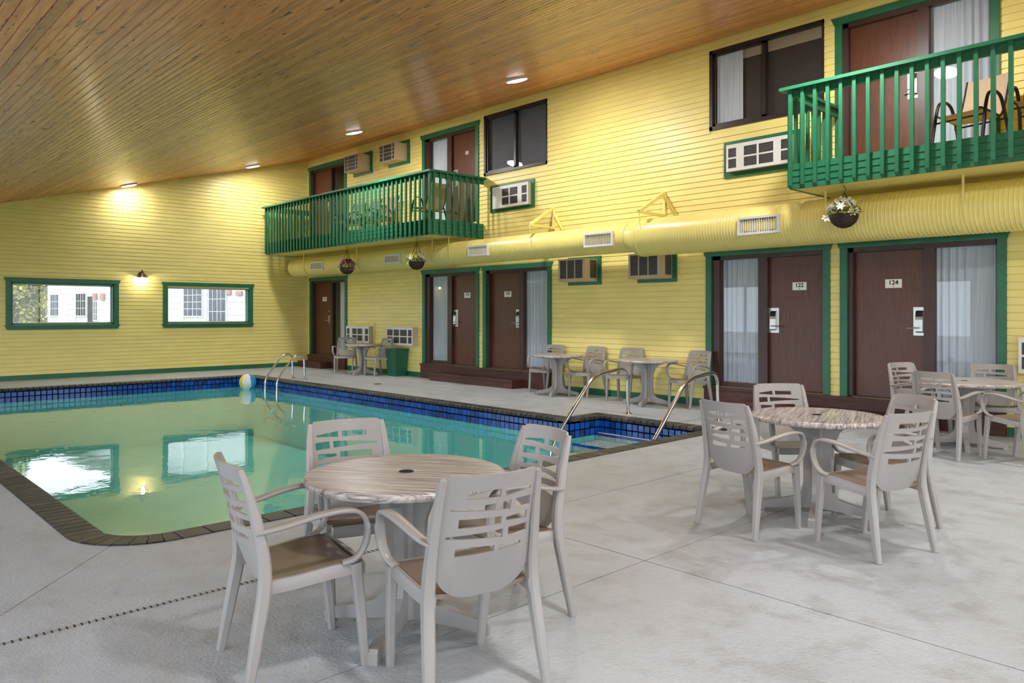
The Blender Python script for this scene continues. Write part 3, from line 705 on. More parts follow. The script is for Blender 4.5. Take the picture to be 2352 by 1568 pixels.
def register(xc, zc, w, h, r, dzc):
    m = MB(); yy = DY - r - .012
    a = math.asin(max(-1, min(1, (zc - dzc) / r))); yy = DY - r * math.cos(a) - .02
    b = .032
    m.box(xc - w / 2, yy - .012, zc - h / 2, xc + w / 2, yy + .05, zc - h / 2 + b); m.box(xc - w / 2, yy - .012, zc + h / 2 - b, xc + w / 2, yy + .05, zc + h / 2)
    m.box(xc - w / 2, yy - .012, zc - h / 2 + b, xc - w / 2 + b, yy + .05, zc + h / 2 - b); m.box(xc + w / 2 - b, yy - .012, zc - h / 2 + b, xc + w / 2, yy + .05, zc + h / 2 - b)
    fr = m.obj('register', 'white_pl', duct)
    MB().box(xc - w / 2 + b, yy + .03, zc - h / 2 + b, xc + w / 2 - b, yy + .048, zc + h / 2 - b).obj('register_backing', 'slot', fr)
    m = MB(); nv = 16
    for i in range(nv): x = xc - w / 2 + b + (i + .5) * (w - 2 * b) / nv; m.box(x - .0025, yy - .002, zc - h / 2 + b, x + .0025, yy + .026, zc + h / 2 - b)
    tag(m.obj('register_vanes', 'white_pl', fr), kind='stuff')
for xc, zc, w_, h_, r, dz in ((2.06, 2.69, .62, .21, RS, DZC), (5.44, 2.69, .60, .2, RS, DZC), (8.36, 2.70, .60, .21, RS, DZC), (11.42, 2.70, .62, .235, RS, DZC), (14.33, 2.69, .62, .25, RB, DZC - .02)): register(xc, zc, w_, h_, r, dz)
m_straps = ((1.35, RS), (3.95, RS), (6.9, RS), (7.45, RS), (15.02 + .25, RB), (16.85, RB), (19.5, RB))
for x, r in m_straps:
    mm = MB(); pts = [(x, DY - r - .012, 3.05), (x, DY - r - .012, DZC + .05)] + [(x, DY - (r + .012) * math.cos(a), DZC - (r + .012) * math.sin(a)) for a in [i * PI / 10 for i in range(0, 11)]] + [(x, DY + r + .012, 3.05)]
    mm.rect(pts, (1, 0, 0), .028, .004, 0).obj('hanger_strap', 'yellow_duct', duct)
def bracket(xw, xt, label):
    t = thing('duct_bracket', label, 'bracket', (xw, 0, 0), 0, 'yellow wall brackets holding the duct')
    tip = (xt - xw, -.93, 3.075)
    MB().box(-.02, -.05, 3.08, .03, -.016, 3.5).obj('wall_plate', 'yellow', t)
    mm = MB(); mm.rect([(0, -.05, 3.47), tip], (1, 0, 0), .05, .05, .1); mm.obj('diagonal_strut', 'yellow', t)
    mm = MB(); mm.rect([(0, -.05, 3.10), tip], (1, 0, 0), .045, .045, .1); mm.obj('bracket_arm', 'yellow', t)
    mm = MB(); mm.rect([(0.0, -.05, 3.44), (.26, -.04, 3.04)], (0, 1, 0), .045, .045, .1); mm.obj('brace_strut', 'yellow', t)
    mm = MB(); mm.tube([tip, (tip[0], tip[1] + .04, 2.8)], .006, 6); mm.obj('hanger_rod', 'yellow', t)
bracket(9.60, 9.86, 'yellow triangular duct bracket right of the small upper air conditioner')
bracket(12.14, 12.30, 'yellow triangular duct bracket where the duct widens')

# ------------------------------------------------------------------ air conditioners
def trim_frame(t, x0, x1, z0, z1, w_=.085, y=-.045):
    for a, b, c, d in ((x0, z0, x1, z0 + w_), (x0, z1 - w_ * .7, x1, z1), (x0, z0 + w_, x0 + w_, z1 - w_ * .7), (x1 - w_, z0 + w_, x1, z1 - w_ * .7)):
        MB().box(a, y, b, c, -.017, d).obj('trim_board', 'green', t)
def grille(t, x0, x1, z0, z1, y, cols, rows, mat):
    # white face with openings: cols = list of (u0,u1), rows = list of (v0,v1), fractions
    MB().box(x0 + .01, y + .012, z0 + .01, x1 - .01, y + .02, z1 - .01).obj('grille_backing', 'grille_dark', t)
    m = MB(); W, Hh = x1 - x0, z1 - z0
    us = [0] + [c for p in cols for c in p] + [1]
    for i in range(0, len(us), 2): m.box(x0 + us[i] * W, y, z0, x0 + us[i + 1] * W, y + .014, z1)
    vs_ = [0] + [c for p in rows for c in p] + [1]
    for c0, c1 in cols:
        for i in range(0, len(vs_), 2): m.box(x0 + c0 * W, y, z0 + vs_[i] * Hh, x0 + c1 * W, y + .014, z0 + vs_[i + 1] * Hh)
    m.obj('grille', mat, t)
    m = MB()
    for c0, c1 in cols:
        z = z0 + .03
        nl = 12
        for i in range(nl): zz = z0 + (vs_[1] + (vs_[-2] - vs_[1]) * (i + .5) / nl) * Hh; m.box(x0 + c0 * W, y + .006, zz - .002, x0 + c1 * W, y + .012, zz + .002)
    tag(m.obj('louvres', 'grille_dark', t), kind='stuff')
SPLITC = [(.03, .15), (.27, .47), (.50, .72), (.83, .97)]; R2 = [(.12, .46), (.52, .86)]
def ac_flush(label, x0, x1, z0, z1, dep, cols, rows, trim=None, case='beige_pl'):
    t = thing('air_conditioner', label, 'air conditioner', (0, 0, 0), 0, 'through-wall air conditioners')
    MB().box(x0, -dep, z0, x1, -.018, z1).obj('case', case, t)
    grille(t, x0, x1, z0, z1, -dep - .02, cols, rows, 'white_pl')
    if trim: trim_frame(t, *trim)
ac_flush('white-grilled wall air conditioner low beside door 116', 2.27, 3.34, .73, 1.15, .12, SPLITC, R2)
ac_flush('white-grilled wall air conditioner of equal panes above the green bin', 4.16, 5.23, .72, 1.15, .15, [(.03, .25), (.28, .50), (.53, .79), (.83, .97)], R2)
ac_flush('wall air conditioner with a blank left flap under the middle upper window', 7.96, 9.0, 3.62, 4.06, .11, [(.27, .47), (.50, .72), (.83, .97)], R2, (7.80, 9.09, 3.565, 4.115))
ac_flush('wall air conditioner half hidden behind the right-hand balcony', 13.36, 14.42, 3.65, 4.06, .11, [(.03, .16), (.28, .48), (.51, .73), (.84, .97)], R2, (13.27, 14.52, 3.57, 4.13))
ac_flush('white-grilled wall air conditioner cut by the right picture edge', 17.2, 18.26, .77, 1.19, .10, [(.03, .25), (.28, .50), (.53, .75), (.78, .97)], R2)
def ac_box(label, x0, x1, z0, z1, dep, trim, cols, rows, face, bars=3):
    t = thing('air_conditioner', label, 'air conditioner', (0, 0, 0), 0, 'through-wall air conditioners')
    MB().box(x0, -dep, z0, x1, -.018, z1).obj('case', 'beige_pl', t)
    grille(t, x0, x1, z0, z1, -dep - .018, cols, rows, face)
    if bars: MB().box(x1 - .001, -dep + .14, z0 + .06, x1 + .004, -.07, z1 - .03).obj('vent_panel', 'grille_dark', t)
    trim_frame(t, *trim)
C3 = [(.06, .315), (.345, .62), (.65, .93)]; R1_ = [(.13, .93)]
ac_box('beige protruding air conditioner right of door 120', 10.07, 10.70, 2.05, 2.46, .38, (9.99, 10.78, 1.995, 2.51), C3, R1_, 'beige_pl')
ac_box('beige protruding air conditioner left of door 122', 11.68, 12.31, 2.05, 2.465, .38, (11.60, 12.39, 1.995, 2.515), C3, R1_, 'beige_pl')
C1 = [(.03, .24), (.27, .78), (.82, .95)]; R4_ = [(.05, .27), (.30, .49), (.52, .71), (.74, .95)]
ac_box('beige air conditioner high above the balcony next to the corner door', 2.58, 3.24, 5.06, 5.47, .36, (2.47, 3.33, 5.0, 5.56), C1, R4_, 'beige_pl', 0)
ac_box('beige air conditioner high above the middle of the long balcony', 4.16, 4.83, 5.08, 5.49, .36, (4.06, 4.93, 5.02, 5.58), C1, R4_, 'beige_pl', 0)
tag(MB().tube([(3.42, -.03, .6), (3.42, -.03, 1.24)], .012, 8).obj('conduit', 'yellow'), 'thin yellow conduit on the wall between the two white air conditioners', 'conduit')

# ------------------------------------------------------------------ hanging flower baskets
def blossom_mesh(mat):
    m = MB()
    for i in range(6):
        a = i * PI / 3; c, s_ = math.cos(a), math.sin(a); c1, s1 = math.cos(a - .42), math.sin(a - .42); c2, s2 = math.cos(a + .42), math.sin(a + .42)
        m.add([(0, 0, 0), (.62 * c1, .62 * s1, .28), (1.0 * c, 1.0 * s_, .2), (.62 * c2, .62 * s2, .28), (0, 0, -.12)], [(0, 1, 2, 3), (4, 3, 2, 1)])
    m.add([(.2 * math.cos(i * PI / 3), .2 * math.sin(i * PI / 3), .12) for i in range(6)] + [(0, 0, .26)], [(i, (i + 1) % 6, 6) for i in range(6)])
    return m.mesh('blossom', mat)
BL = {k2: blossom_mesh('petal_' + k2) for k2 in ('white', 'yellow', 'cream', 'pink', 'plum', 'tan')}
def basket(x, y, ztop, zrim, zbot, r, label, kinds, extra, seed):
    rnd = random.Random(seed)
    t = thing('hanging_basket', label, 'flower basket', (x, y, zbot), 0, 'flower baskets hanging below the balconies')
    h = zrim - zbot; prof = [(.01, 0)]
    for i in range(13):
        u = i / 12; rr = r * (1 - (1 - u) ** 2.2) ** .5
        prof += [(max(.03, rr) + (.006 if i % 2 else -.001), h * u)]
    prof += [(r - .02, h), (r - .03, h - .03), (.01, h - .03)]
    MB().lathe(prof, 28).obj('wicker_bowl', 'wicker', t, 30)
    for i in range(3):
        a = i * 2 * PI / 3 + .4; m = MB(); m.tube([(r * .95 * math.cos(a), r * .95 * math.sin(a), h), (0, 0, ztop - zbot - .09)], .006, 6); m.obj('chain', 'bronze', t)
    m = MB(); m.tube([(0, 0, ztop - zbot - .09), (.02, 0, ztop - zbot - .06), (.02, 0, ztop - zbot - .035), (0, 0, ztop - zbot - .02), (0, 0, ztop - zbot + .0)], .005, 6); m.obj('hook', 'bronze', t)
    m = MB()
    for i in range(110):
        a = rnd.uniform(0, 2 * PI); rr = r * 1.12 * rnd.random() ** .5; p = Vector((rr * math.cos(a), rr * math.sin(a), h + .0 + .14 * (1 - (rr / r / 1.15) ** 2) * rnd.random()))
        d1 = Vector((math.cos(a) + rnd.uniform(-.7, .7), math.sin(a) + rnd.uniform(-.7, .7), rnd.uniform(-.4, .9))).normalized() * rnd.uniform(.04, .075); s1 = d1.cross(Vector((0, 0, 1))).normalized() * .016
        m.add([p, p + d1 * .5 + s1, p + d1, p + d1 * .5 - s1], [(0, 1, 2, 3)])
    tag(m.obj('leaves', 'leaf', t), kind='stuff')
    spots = []
    for i in range(26):
        a = i * 2.399; rr = r * 1.05 * ((i + .5) / 26) ** .5; spots.append((rr * math.cos(a), rr * math.sin(a), h + .075 + .1 * (1 - (rr / r) ** 2)))
    spots += [(a * .84, b * .84, max(c, h - .05)) for a, b, c in extra]
    for i, p in enumerate(spots):
        o = link('blossom', BL[kinds[i % len(kinds)]], t, p); s_ = rnd.uniform(.05, .07) if i < 26 else .062
        o.scale = (s_, s_, s_); o.rotation_euler = (rnd.uniform(-.3, .3) + 1.15 * (-p[1] / r) * .9 + .25, rnd.uniform(-.3, .3) + 1.15 * p[0] / r, rnd.uniform(0, 6))
        if i >= 26: o.rotation_euler = (1.0, rnd.uniform(-.3, .3), .7)
basket(15.62, -1.2, 3.045, 2.69, 2.52, .165, 'wicker basket of white and yellow flowers hanging below the right-hand balcony', ['white', 'yellow', 'cream', 'white', 'cream'], [(-.19, -.08, .12), (-.23, -.07, .08), (-.21, -.12, .05), (.15, -.08, .17), (.17, -.03, .2)], 3)
basket(4.07, -1.2, 3.045, 2.55, 2.385, .165, 'wicker basket of pink and plum flowers hanging below the long balcony', ['plum', 'tan', 'pink', 'plum', 'tan'], [(.2, .03, .16), (.24, .05, .1), (.22, .0, .06), (-.2, -.03, .15)], 5)
basket(6.80, -1.2, 3.045, 2.55, 2.38, .165, 'wicker basket of cream and yellow flowers hanging below the long balcony', ['cream', 'white', 'yellow', 'cream'], [(-.2, -.03, .2), (-.23, -.05, .15), (-.22, -.05, .08)], 8)

# ------------------------------------------------------------------ wall sconce
t = thing('wall_sconce', 'bronze barn-style wall lamp between the two pool windows', 'lamp', (0, -4.47, 2.36))
m = MB(); m.lathe([(.0, -.006), (.062, -.006), (.062, .012), (.045, .018), (0, .018)], 20, cap=False); o = m.obj('mount_plate', 'bronze', t, 40); o.rotation_euler = (0, PI / 2, 0); o.location = (.02, 0, .06)
MB().tube([(.03, 0, .06), (.07, 0, .14), (.11, 0, .16), (.15, 0, .15), (.16, 0, .1)], .01, 8).obj('gooseneck', 'bronze', t, 50)
MB().lathe([(.022, .11), (.03, .085), (.05, .07), (.075, .03), (.125, -.005), (.13, -.015), (.12, -.008), (.07, .02), (.03, .06), (.02, .06)], 24, cx=.16).obj('shade', 'bronze', t, 50)
MB().lathe([(.0, -.045), (.025, -.035), (.036, -.012), (.03, .02), (.018, .05)], 16, cx=.16, cap=False).obj('bulb', 'bulb', t, 60)
ld = bpy.data.lights.new('bulb_glow', 'POINT'); ld.energy = 7; ld.color = (1, .9, .72); ld.shadow_soft_size = .03; lo = bpy.data.objects.new('bulb_glow', ld); COL.objects.link(lo); lo.location = (.16, 0, -.06); lo.parent = t

# ------------------------------------------------------------------ pool hardware
def fillet(pts, r, n=6):
    P = [Vector(p) for p in pts]; out = [P[0]]
    for i in range(1, len(P) - 1):
        a, b = (P[i - 1] - P[i]), (P[i + 1] - P[i]); rr = min(r, a.length * .48, b.length * .48); p0 = P[i] + a.normalized() * rr; p1 = P[i] + b.normalized() * rr
        for j in range(n + 1): u = j / n; out.append(p0 * (1 - u) ** 2 + P[i] * 2 * u * (1 - u) + p1 * u * u)
    out.append(P[-1]); return out
def flange(t, x, y): MB().lathe([(.0, .03), (.028, .03), (.034, .012), (.06, .006), (.062, 0), (0, 0)], 20, x, y, cap=False).obj('flange', 'steel', t, 40)
def hand_rail(x, ys, label):
    t = thing('hand_rail', label, 'handrail', (x, ys, 0), 0, 'steel hand rails at the pool steps')
    MB().tube(fillet([(0, 0, .003), (0, -.02, .68), (0, -.78, .60), (0, -1.62, -.25), (0, -1.66, -.62)], .2), .026, 12).obj('rail', 'steel', t, 60)
    flange(t, 0, 0)
hand_rail(12.65, -1.65, 'bent steel hand rail at the left of the pool steps')
hand_rail(13.95, -1.32, 'bent steel hand rail at the right of the pool steps')
t = thing('pool_ladder', 'steel pool ladder at the far right corner of the pool', 'ladder', (3.79, -2.28, 0))
for dx in (-.28, .28):
    MB().tube(fillet([(dx, 0, .003), (dx, -.02, .55), (dx, -.26, .53), (dx, -.66, .03), (dx, -.68, -1.0)], .13), .021, 12).obj('rail', 'steel', t, 60); flange(t, dx, 0)
for z in (-.27, -.55, -.83): MB().box(-.27, -.72, z - .02, .27, -.64, z + .012).obj('tread', 'steel', t)
t = bpy.data.meshes.new('beach_ball'); bm = bmesh.new(); bmesh.ops.create_uvsphere(bm, u_segments=36, v_segments=18, radius=.185)
bmesh.ops.rotate(bm, cent=(0, 0, 0), matrix=Matrix.Rotation(.12, 3, 'X'), verts=bm.verts)
for f in bm.faces:
    c = f.calc_center_median(); a = (math.degrees(math.atan2(c.y, c.x)) + 360) % 360; f.material_index = [1, 2, 1, 2, 1, 0][int(((a - 300) % 360) // 60)]; f.smooth = True
bm.to_mesh(t); bm.free()
for mn in ('ball_y', 'ball_w', 'ball_b'): t.materials.append(M[mn])
ball = link('beach_ball', t, None, (2.95, -3.1, WZ + .16)); tag(ball, 'yellow, white and blue beach ball floating by the pool ladder', 'ball')
tag(MB().lathe([(0, .004), (.085, .004), (.09, 0), (0, 0)], 24, 6.15, -1.72, cap=False).obj('deck_drain', 'slot'), 'small dark round drain cover in the deck', 'drain')
t = thing('waste_bin', 'green plastic waste bin against the wall behind a chair', 'bin', (4.68, -.22, 0))
m = MB(); m.loft([[(-.17, -.15, .0), (.17, -.15, .0), (.17, .15, .0), (-.17, .15, .0)], [(-.205, -.185, .62), (.205, -.185, .62), (.205, .185, .62), (-.205, .185, .62)]]); m.obj('bin_body', 'binmat', t)
m = MB(); m.box(-.215, -.195, .60, .215, .19, .645); m.obj('rim', 'binmat', t)

# ------------------------------------------------------------------ resin chairs
def chair_proto():
    t = thing('resin_armchair', 'x', 'chair', (0, 0, 0), 0, 'taupe resin armchairs around the deck')
    def yc(z):
        P = [(.38, -.150), (.45, -.168), (.55, -.185), (.65, -.203), (.75, -.226), (.88, -.262)]
        for (a, b), (c, d) in zip(P, P[1:]):
            if z <= c: return b + (d - b) * (z - a) / (c - a)
        return P[-1][1]
    rows = [(.803, [(-.56, .10, .026, .028), (.20, .84, .028, .008)]), (.750, [(-.82, .36, .007, .032), (.46, .88, .034, .034)]), (.694, [(-.66, .18, .031, .027), (.28, .82, .012, .028)]),
            (.641, [(-.86, .24, .008, .029), (.36, .86, .031, .027)]), (.585, [(-.68, .08, .033, .020), (.18, .72, .021, .010)])]
    us = {-1., 1., -.97, .97, -.9, .9}
    for z, ops in rows:
        for o in ops: us |= {o[0], o[1]}
    for i in range(-9, 10): us.add(i / 10)
    us = sorted(us); us = [u for i, u in enumerate(us) if i == 0 or u - us[i - 1] > .008]
    def hw(z): return .203 if z > .5 else .203 - .012 * ((.5 - z) / .08) ** 2
    def zb(u): return .392 + .10 * abs(u) ** 5
    def zt(u): return .88 - .03 * max(0, (abs(u) - .86) / .14) ** 2
    lines = []      # list of functions u -> z from bottom to top, with hole test below next line
    def th(ops, u, left=None):
        for a, b, t0, t1 in ops:
            if a - 1e-6 <= u <= b + 1e-6: return 1.16 * (t0 + (t1 - t0) * (u - a) / (b - a))
        return .010
    lines.append((zb, None))
    lines.append((lambda u: (zb(u) + .585 - .02) / 2, None))
    for z, ops in rows[::-1]:
        lines.append((lambda u, z=z, ops=ops: z - th(ops, u) / 2, ops)); lines.append((lambda u, z=z, ops=ops: z + th(ops, u) / 2, None))
    lines.append((lambda u: .845 - .01 * abs(u) ** 4, None)); lines.append((zt, None))
    vs, fs = [], []; nu = len(us)
    for fn, ops in lines:
        for u in us:
            z = fn(u); vs.append((u * hw(z), yc(z) - .052 * (1 - u * u) * min(1, max(.35, (z - .36) / .2)), z))
    for r in range(len(lines) - 1):
        ops = lines[r][1]
        for i in range(nu - 1):
            um = (us[i] + us[i + 1]) / 2
            if ops and any(a < um < b for a, b, _, _ in ops): continue
            a = r * nu + i; fs.append((a, a + 1, a + nu + 1, a + nu))
    m = MB(); m.thick(vs, fs, (0, .013, 0)); m.obj('backrest', 'plastic', t, 35)
    for sx in (-1, 1):
        path = spline([(sx * .252, -.245, 0), (sx * .238, -.205, .22), (sx * .225, -.172, .44), (sx * .216, -.198, .64), (sx * .207, -.238, .80), (sx * .200, -.260, .868)], 5)
        nn = len(path) - 1
        ws = [.034 + .012 * math.sin(PI * min(1, i / nn * 1.6)) if i / nn < .6 else .040 - .016 * (i / nn - .6) / .4 for i in range(nn + 1)]
        ts = [.034 + .016 * math.sin(PI * min(1, i / nn * 1.3)) if i / nn < .7 else .034 - .012 * (i / nn - .7) / .3 for i in range(nn + 1)]
        m = MB(); m.rect(path, (1, 0, 0), ws, ts, .2); m.obj('leg', 'plastic', t, 40)
        path = spline([(sx * .213, .243, 0), (sx * .218, .225, .2), (sx * .222, .205, .36), (sx * .222, .195, .44)], 4); nn = len(path) - 1
        m = MB(); m.rect(path, (1, 0, 0), [.032 + .016 * i / nn for i in range(nn + 1)], [.032 + .022 * i / nn for i in range(nn + 1)], .2); m.obj('leg', 'plastic', t, 40)
        path = spline([(sx * .222, -.205, .618), (sx * .240, -.12, .632), (sx * .258, .02, .662), (sx * .266, .12, .672), (sx * .266, .19, .660), (sx * .264, .226, .62), (sx * .260, .235, .565), (sx * .252, .222, .505), (sx * .240, .19, .462), (sx * .226, .14, .445)], 5); nn = len(path) - 1
        m = MB(); m.rect(path, (1, 0, 0), [.034 + .016 * math.sin(PI * min(1, i / nn * 1.7)) if i / nn < .6 else .046 - .012 * (i / nn - .6) / .4 for i in range(nn + 1)], .018, .25); m.obj('arm', 'plastic', t, 50)
    def sz(y):
        P = [(-.165, .418), (-.05, .424), (.08, .438), (.16, .446), (.205, .440), (.232, .424)]
        for (a, b), (c, d) in zip(P, P[1:]):
            if y <= c: return b + (d - b) * (y - a) / (c - a)
        return P[-1][1]
    ys = [-.165, -.11, -.05, .02, .08, .12, .16, .185, .205, .222, .232]; vs, fs = [], []; nx = 10
    for y in ys:
        hwid = .198 + .022 * (y + .19) / .42
        for i in range(nx + 1): u = -1 + 2 * i / nx; vs.append((u * hwid, y, sz(y) - .010 * (1 - u * u) + .004))
    for r in range(len(ys) - 1):
        for i in range(nx): a = r * (nx + 1) + i; fs.append((a, a + 1, a + nx + 2, a + nx + 1))
    m = MB(); m.thick(vs, fs, (0, 0, -.018)); m.obj('seat', 'seat', t, 50)
    loop = [(-.213, -.19), (-.222, -.05), (-.230, .1), (-.228, .19), (-.205, .236), (-.12, .246), (0, .249), (.12, .246), (.205, .236), (.228, .19), (.230, .1), (.222, -.05), (.213, -.19)]
    m = MB(); rings = []
    for i, (x, y) in enumerate(loop):
        n2 = Vector((loop[min(i + 1, 12)][0] - loop[max(i - 1, 0)][0], loop[min(i + 1, 12)][1] - loop[max(i - 1, 0)][1])).normalized(); nr = Vector((-n2.y, n2.x))
        z = sz(min(y, .225)); top = z + .004; bot = z - .048
        rings.append([(x - nr.x * .014, y - nr.y * .014, top), (x + nr.x * .004, y + nr.y * .004, top), (x + nr.x * .01, y + nr.y * .01, top - .01), (x + nr.x * .008, y + nr.y * .008, bot), (x - nr.x * .010, y - nr.y * .010, bot)])
    m.loft(rings); m.obj('seat_frame', 'plastic', t, 40)
    return t
CH0 = None
def chair(x, y, deg, label, group):
    global CH0
    if CH0 is None: CH0 = chair_proto(); CH0.location = (x, y, 0); CH0.rotation_euler = (0, 0, math.radians(deg)); tag(CH0, label, None, group); return CH0
    return dup(CH0, (x, y, 0), math.radians(deg), label, group)
G1, G2, G3, G4 = 'chairs at the nearest table', 'chairs at the second table', 'chairs at the table by door 124', 'chairs along the long wall'
chair(16.597, -9.013, 348.5, 'taupe resin armchair at the left of the nearest table, facing away from the pool edge', G1)
chair(17.221, -8.596, 76.9, 'closest taupe resin armchair, back to the camera, at the nearest table', G1)
chair(16.814, -7.995, 168.6, 'taupe resin armchair at the right of the nearest table, half behind the closest chair', G1)
chair(16.15, -8.40, 255, 'taupe resin armchair on the pool side of the nearest table', G1)
chair(17.674, -5.617, 72.1, 'taupe resin armchair at the right front of the second table, back to the camera', G2)
chair(16.903, -5.756, 348.6, 'taupe resin armchair at the left front of the second table by the pool corner', G2)
chair(16.691, -4.711, 230.5, 'taupe resin armchair behind the second table, in front of door 122', G2)
chair(17.486, -4.942, 149.1, 'taupe resin armchair behind the right side of the second table', G2)
chair(16.962, -1.876, 348.5, 'taupe resin armchair in front of the wide table by door 124, back to the camera', G3)
chair(16.40, -.95, 249.5, 'taupe resin armchair at the left of the wide table by door 124', G3)
chair(17.078, -.66, 194, 'taupe resin armchair behind the wide table by door 124, back to the curtain', G3)
chair(17.60, -1.70, 66.5, 'taupe resin armchair at the right picture edge by the wide table', G3)
chair(9.715, -.34, 182.4, 'taupe resin armchair leftmost of the four along the yellow wall, by door 120', G4)
chair(10.70, -.32, 179.4, 'taupe resin armchair second from door 120 along the yellow wall', G4)
chair(11.56, -.34, 189.6, 'taupe resin armchair third from door 120 along the yellow wall', G4)
chair(12.836, -.33, 173, 'taupe resin armchair beside the sidelight of door 122', G4)
chair(3.162, -.70, 228.5, 'taupe resin armchair left of the small table near the ladder', G4)
chair(4.296, -.49, 178.5, 'taupe resin armchair in front of the green bin', G4)

# ------------------------------------------------------------------ round tables
def table(x, y, rad, deg, label, hgt=.73):
    t = thing('round_table', label, 'table', (x, y, 0), math.radians(deg), 'round streaked-top tables')
    top = MB().lathe([(.028, hgt - .002), (.03, hgt), (.06, hgt), (rad - .06, hgt), (rad - .022, hgt), (rad - .018, hgt - .0005), (rad - .007, hgt - .004), (rad, hgt - .014), (rad, hgt - .026), (rad - .006, hgt - .036), (rad - .03, hgt - .038), (.028, hgt - .034)], 64, cap=False).obj('tabletop', 'marble', t, 50)
    MB().lathe([(.0, hgt - .012), (.026, hgt - .012), (.028, hgt + .001), (.036, hgt + .002), (.036, hgt - .001)], 24, cap=False).obj('umbrella_cap', 'ink', top)
    MB().lathe([(.0, .05), (.052, .05), (.052, hgt - .06), (0, hgt - .06)], 16, cap=False).obj('column', 'plastic', t, 50)
    prof = [(.04, hgt - .04), (.30, hgt - .04), (.29, hgt - .055), (.2, hgt - .085), (.13, hgt - .14), (.10, hgt - .22), (.092, hgt - .34), (.092, .24), (.105, .17), (.15, .125), (.24, .098), (.36, .072), (.395, .066), (.405, .05), (.405, .0), (.365, .0), (.355, .02), (.2, .035), (.04, .05)]
    lm = MB(); lm.prism(prof, 'y', -.024, .024); me = lm.mesh('leg', 'plastic')
    for i in range(4): link('leg', me, t, (0, 0, 0), i * PI / 2)
    return t
table(16.66, -8.47, .467, 34, 'nearest round table with streaked pale top beside the pool corner')
table(17.085, -5.117, .472, -70, 'second round table with streaked pale top in front of doors 122 and 124')
table(16.93, -1.16, .55, 20, 'wide round table with streaked pale top by the sidelight of door 124')
table(10.22, -.58, .46, 25, 'round table with streaked top between the two left wall chairs')
table(12.19, -.56, .49, 20, 'round table with streaked top left of the curtain of door 122')
table(3.80, -.60, .42, 25, 'small round table near the ladder between two chairs')

# ------------------------------------------------------------------ sling chairs on the balconies
def sling_proto():
    t = thing('sling_chair', 'x', 'chair', (0, 0, 0), 0, 'sling chairs on the balconies')
    for sx in (-1, 1):
        path = spline([(sx * .29, .30, 0), (sx * .285, .25, .25), (sx * .28, .20, .48), (sx * .28, .14, .60), (sx * .28, .03, .63), (sx * .28, -.09, .58), (sx * .28, -.17, .42), (sx * .285, -.25, .18), (sx * .29, -.30, 0)], 5)
        m = MB(); m.rect(path, (1, 0, 0), .036, .018, .2); m.obj('arm_frame', 'black', t, 50)
        path = spline([(sx * .245, .28, .40), (sx * .245, .24, .425), (sx * .245, 0, .40), (sx * .245, -.14, .385), (sx * .245, -.22, .48), (sx * .245, -.30, .70), (sx * .245, -.37, .92)], 5)
        m = MB(); m.tube(path, .013, 8); m.obj('sling_rail', 'black', t, 60)
    vs, fs = [], []; pr = spline([(0, .27, .412), (0, .22, .42), (0, 0, .39), (0, -.14, .375), (0, -.22, .48), (0, -.30, .70), (0, -.365, .915)], 4)
    for p in pr:
        for i in range(5): u = -1 + i / 2; vs.append((u * .24, p.y + .0, p.z - .012 * (1 - u * u)))
    for r in range(len(pr) - 1):
        for i in range(4): a = r * 5 + i; fs.append((a, a + 1, a + 6, a + 5))
    m = MB(); m.thick(vs, fs, (0, .003, .003)); m.obj('sling', 'sling', t, 60)
    for y, z in ((.2, .36), (-.16, .34)): MB().tube([(-.28, y, z), (.28, y, z)], .011, 8).obj('cross_bar', 'black', t, 60)
    return t
S0 = sling_proto(); S0.location = (16.87, -.72, BZ1 - .03); S0.rotation_euler = (0, 0, math.radians(166)); tag(S0, 'beige sling chair with black arms seen whole behind the right balcony railing')
for x, y, d, lb in ((17.60, -.74, 182, 'beige sling chair cut by the right picture edge on the right balcony'), (3.05, -.55, 185, 'sling chair on the long balcony nearest the corner door'), (3.75, -.55, 178, 'middle of the three sling chairs facing out on the long balcony'),
                    (4.48, -.55, 172, 'rightmost of the three sling chairs facing out on the long balcony'), (6.45, -.62, 92, 'sling chair seen sideways at the near end of the long balcony')):
    dup(S0, (x, y, BZ1 - .03), math.radians(d), lb)

# ------------------------------------------------------------------ outside
gr = MB().box(-90, -60, -.5, -.17, 60, -.42).obj('ground', 'outer'); tag(gr, 'grey ground outside the pool hall', 'ground', kind='structure')
gr2 = MB().box(-.16, -60, -.5, 80, YL - .17, -.42).obj('ground', 'outer'); tag(gr2, 'paved ground beside the low side wall', 'ground', kind='structure')
gr3 = MB().box(XN + .17, YL - .16, -.5, 80, 60, -.42).obj('ground', 'outer'); tag(gr3, 'paved ground beyond the near end wall', 'ground', kind='structure')
b = thing('motel_wing', 'white-sided motel wing seen through the pool windows', 'building', (-30.9, .1, -.42), math.radians(11.49))
B0 = .42
MB().box(0, 0, 0, 22, 6, 6.2).obj('wall', 'siding', b)
MB().prism([(-.4, 6.2), (6.4, 6.2), (3, 8.2)], 'x', -.3, 22.3).obj('roof', 'bark', b)
for s0, s1 in ((0, .3), (1.39, 1.5), (3.2, 3.31), (13.67, 13.86), (15.55, 15.75)): MB().box(s0, -.05, 0, s1, 0, 6.2).obj('corner_board', 'white_pl', b)
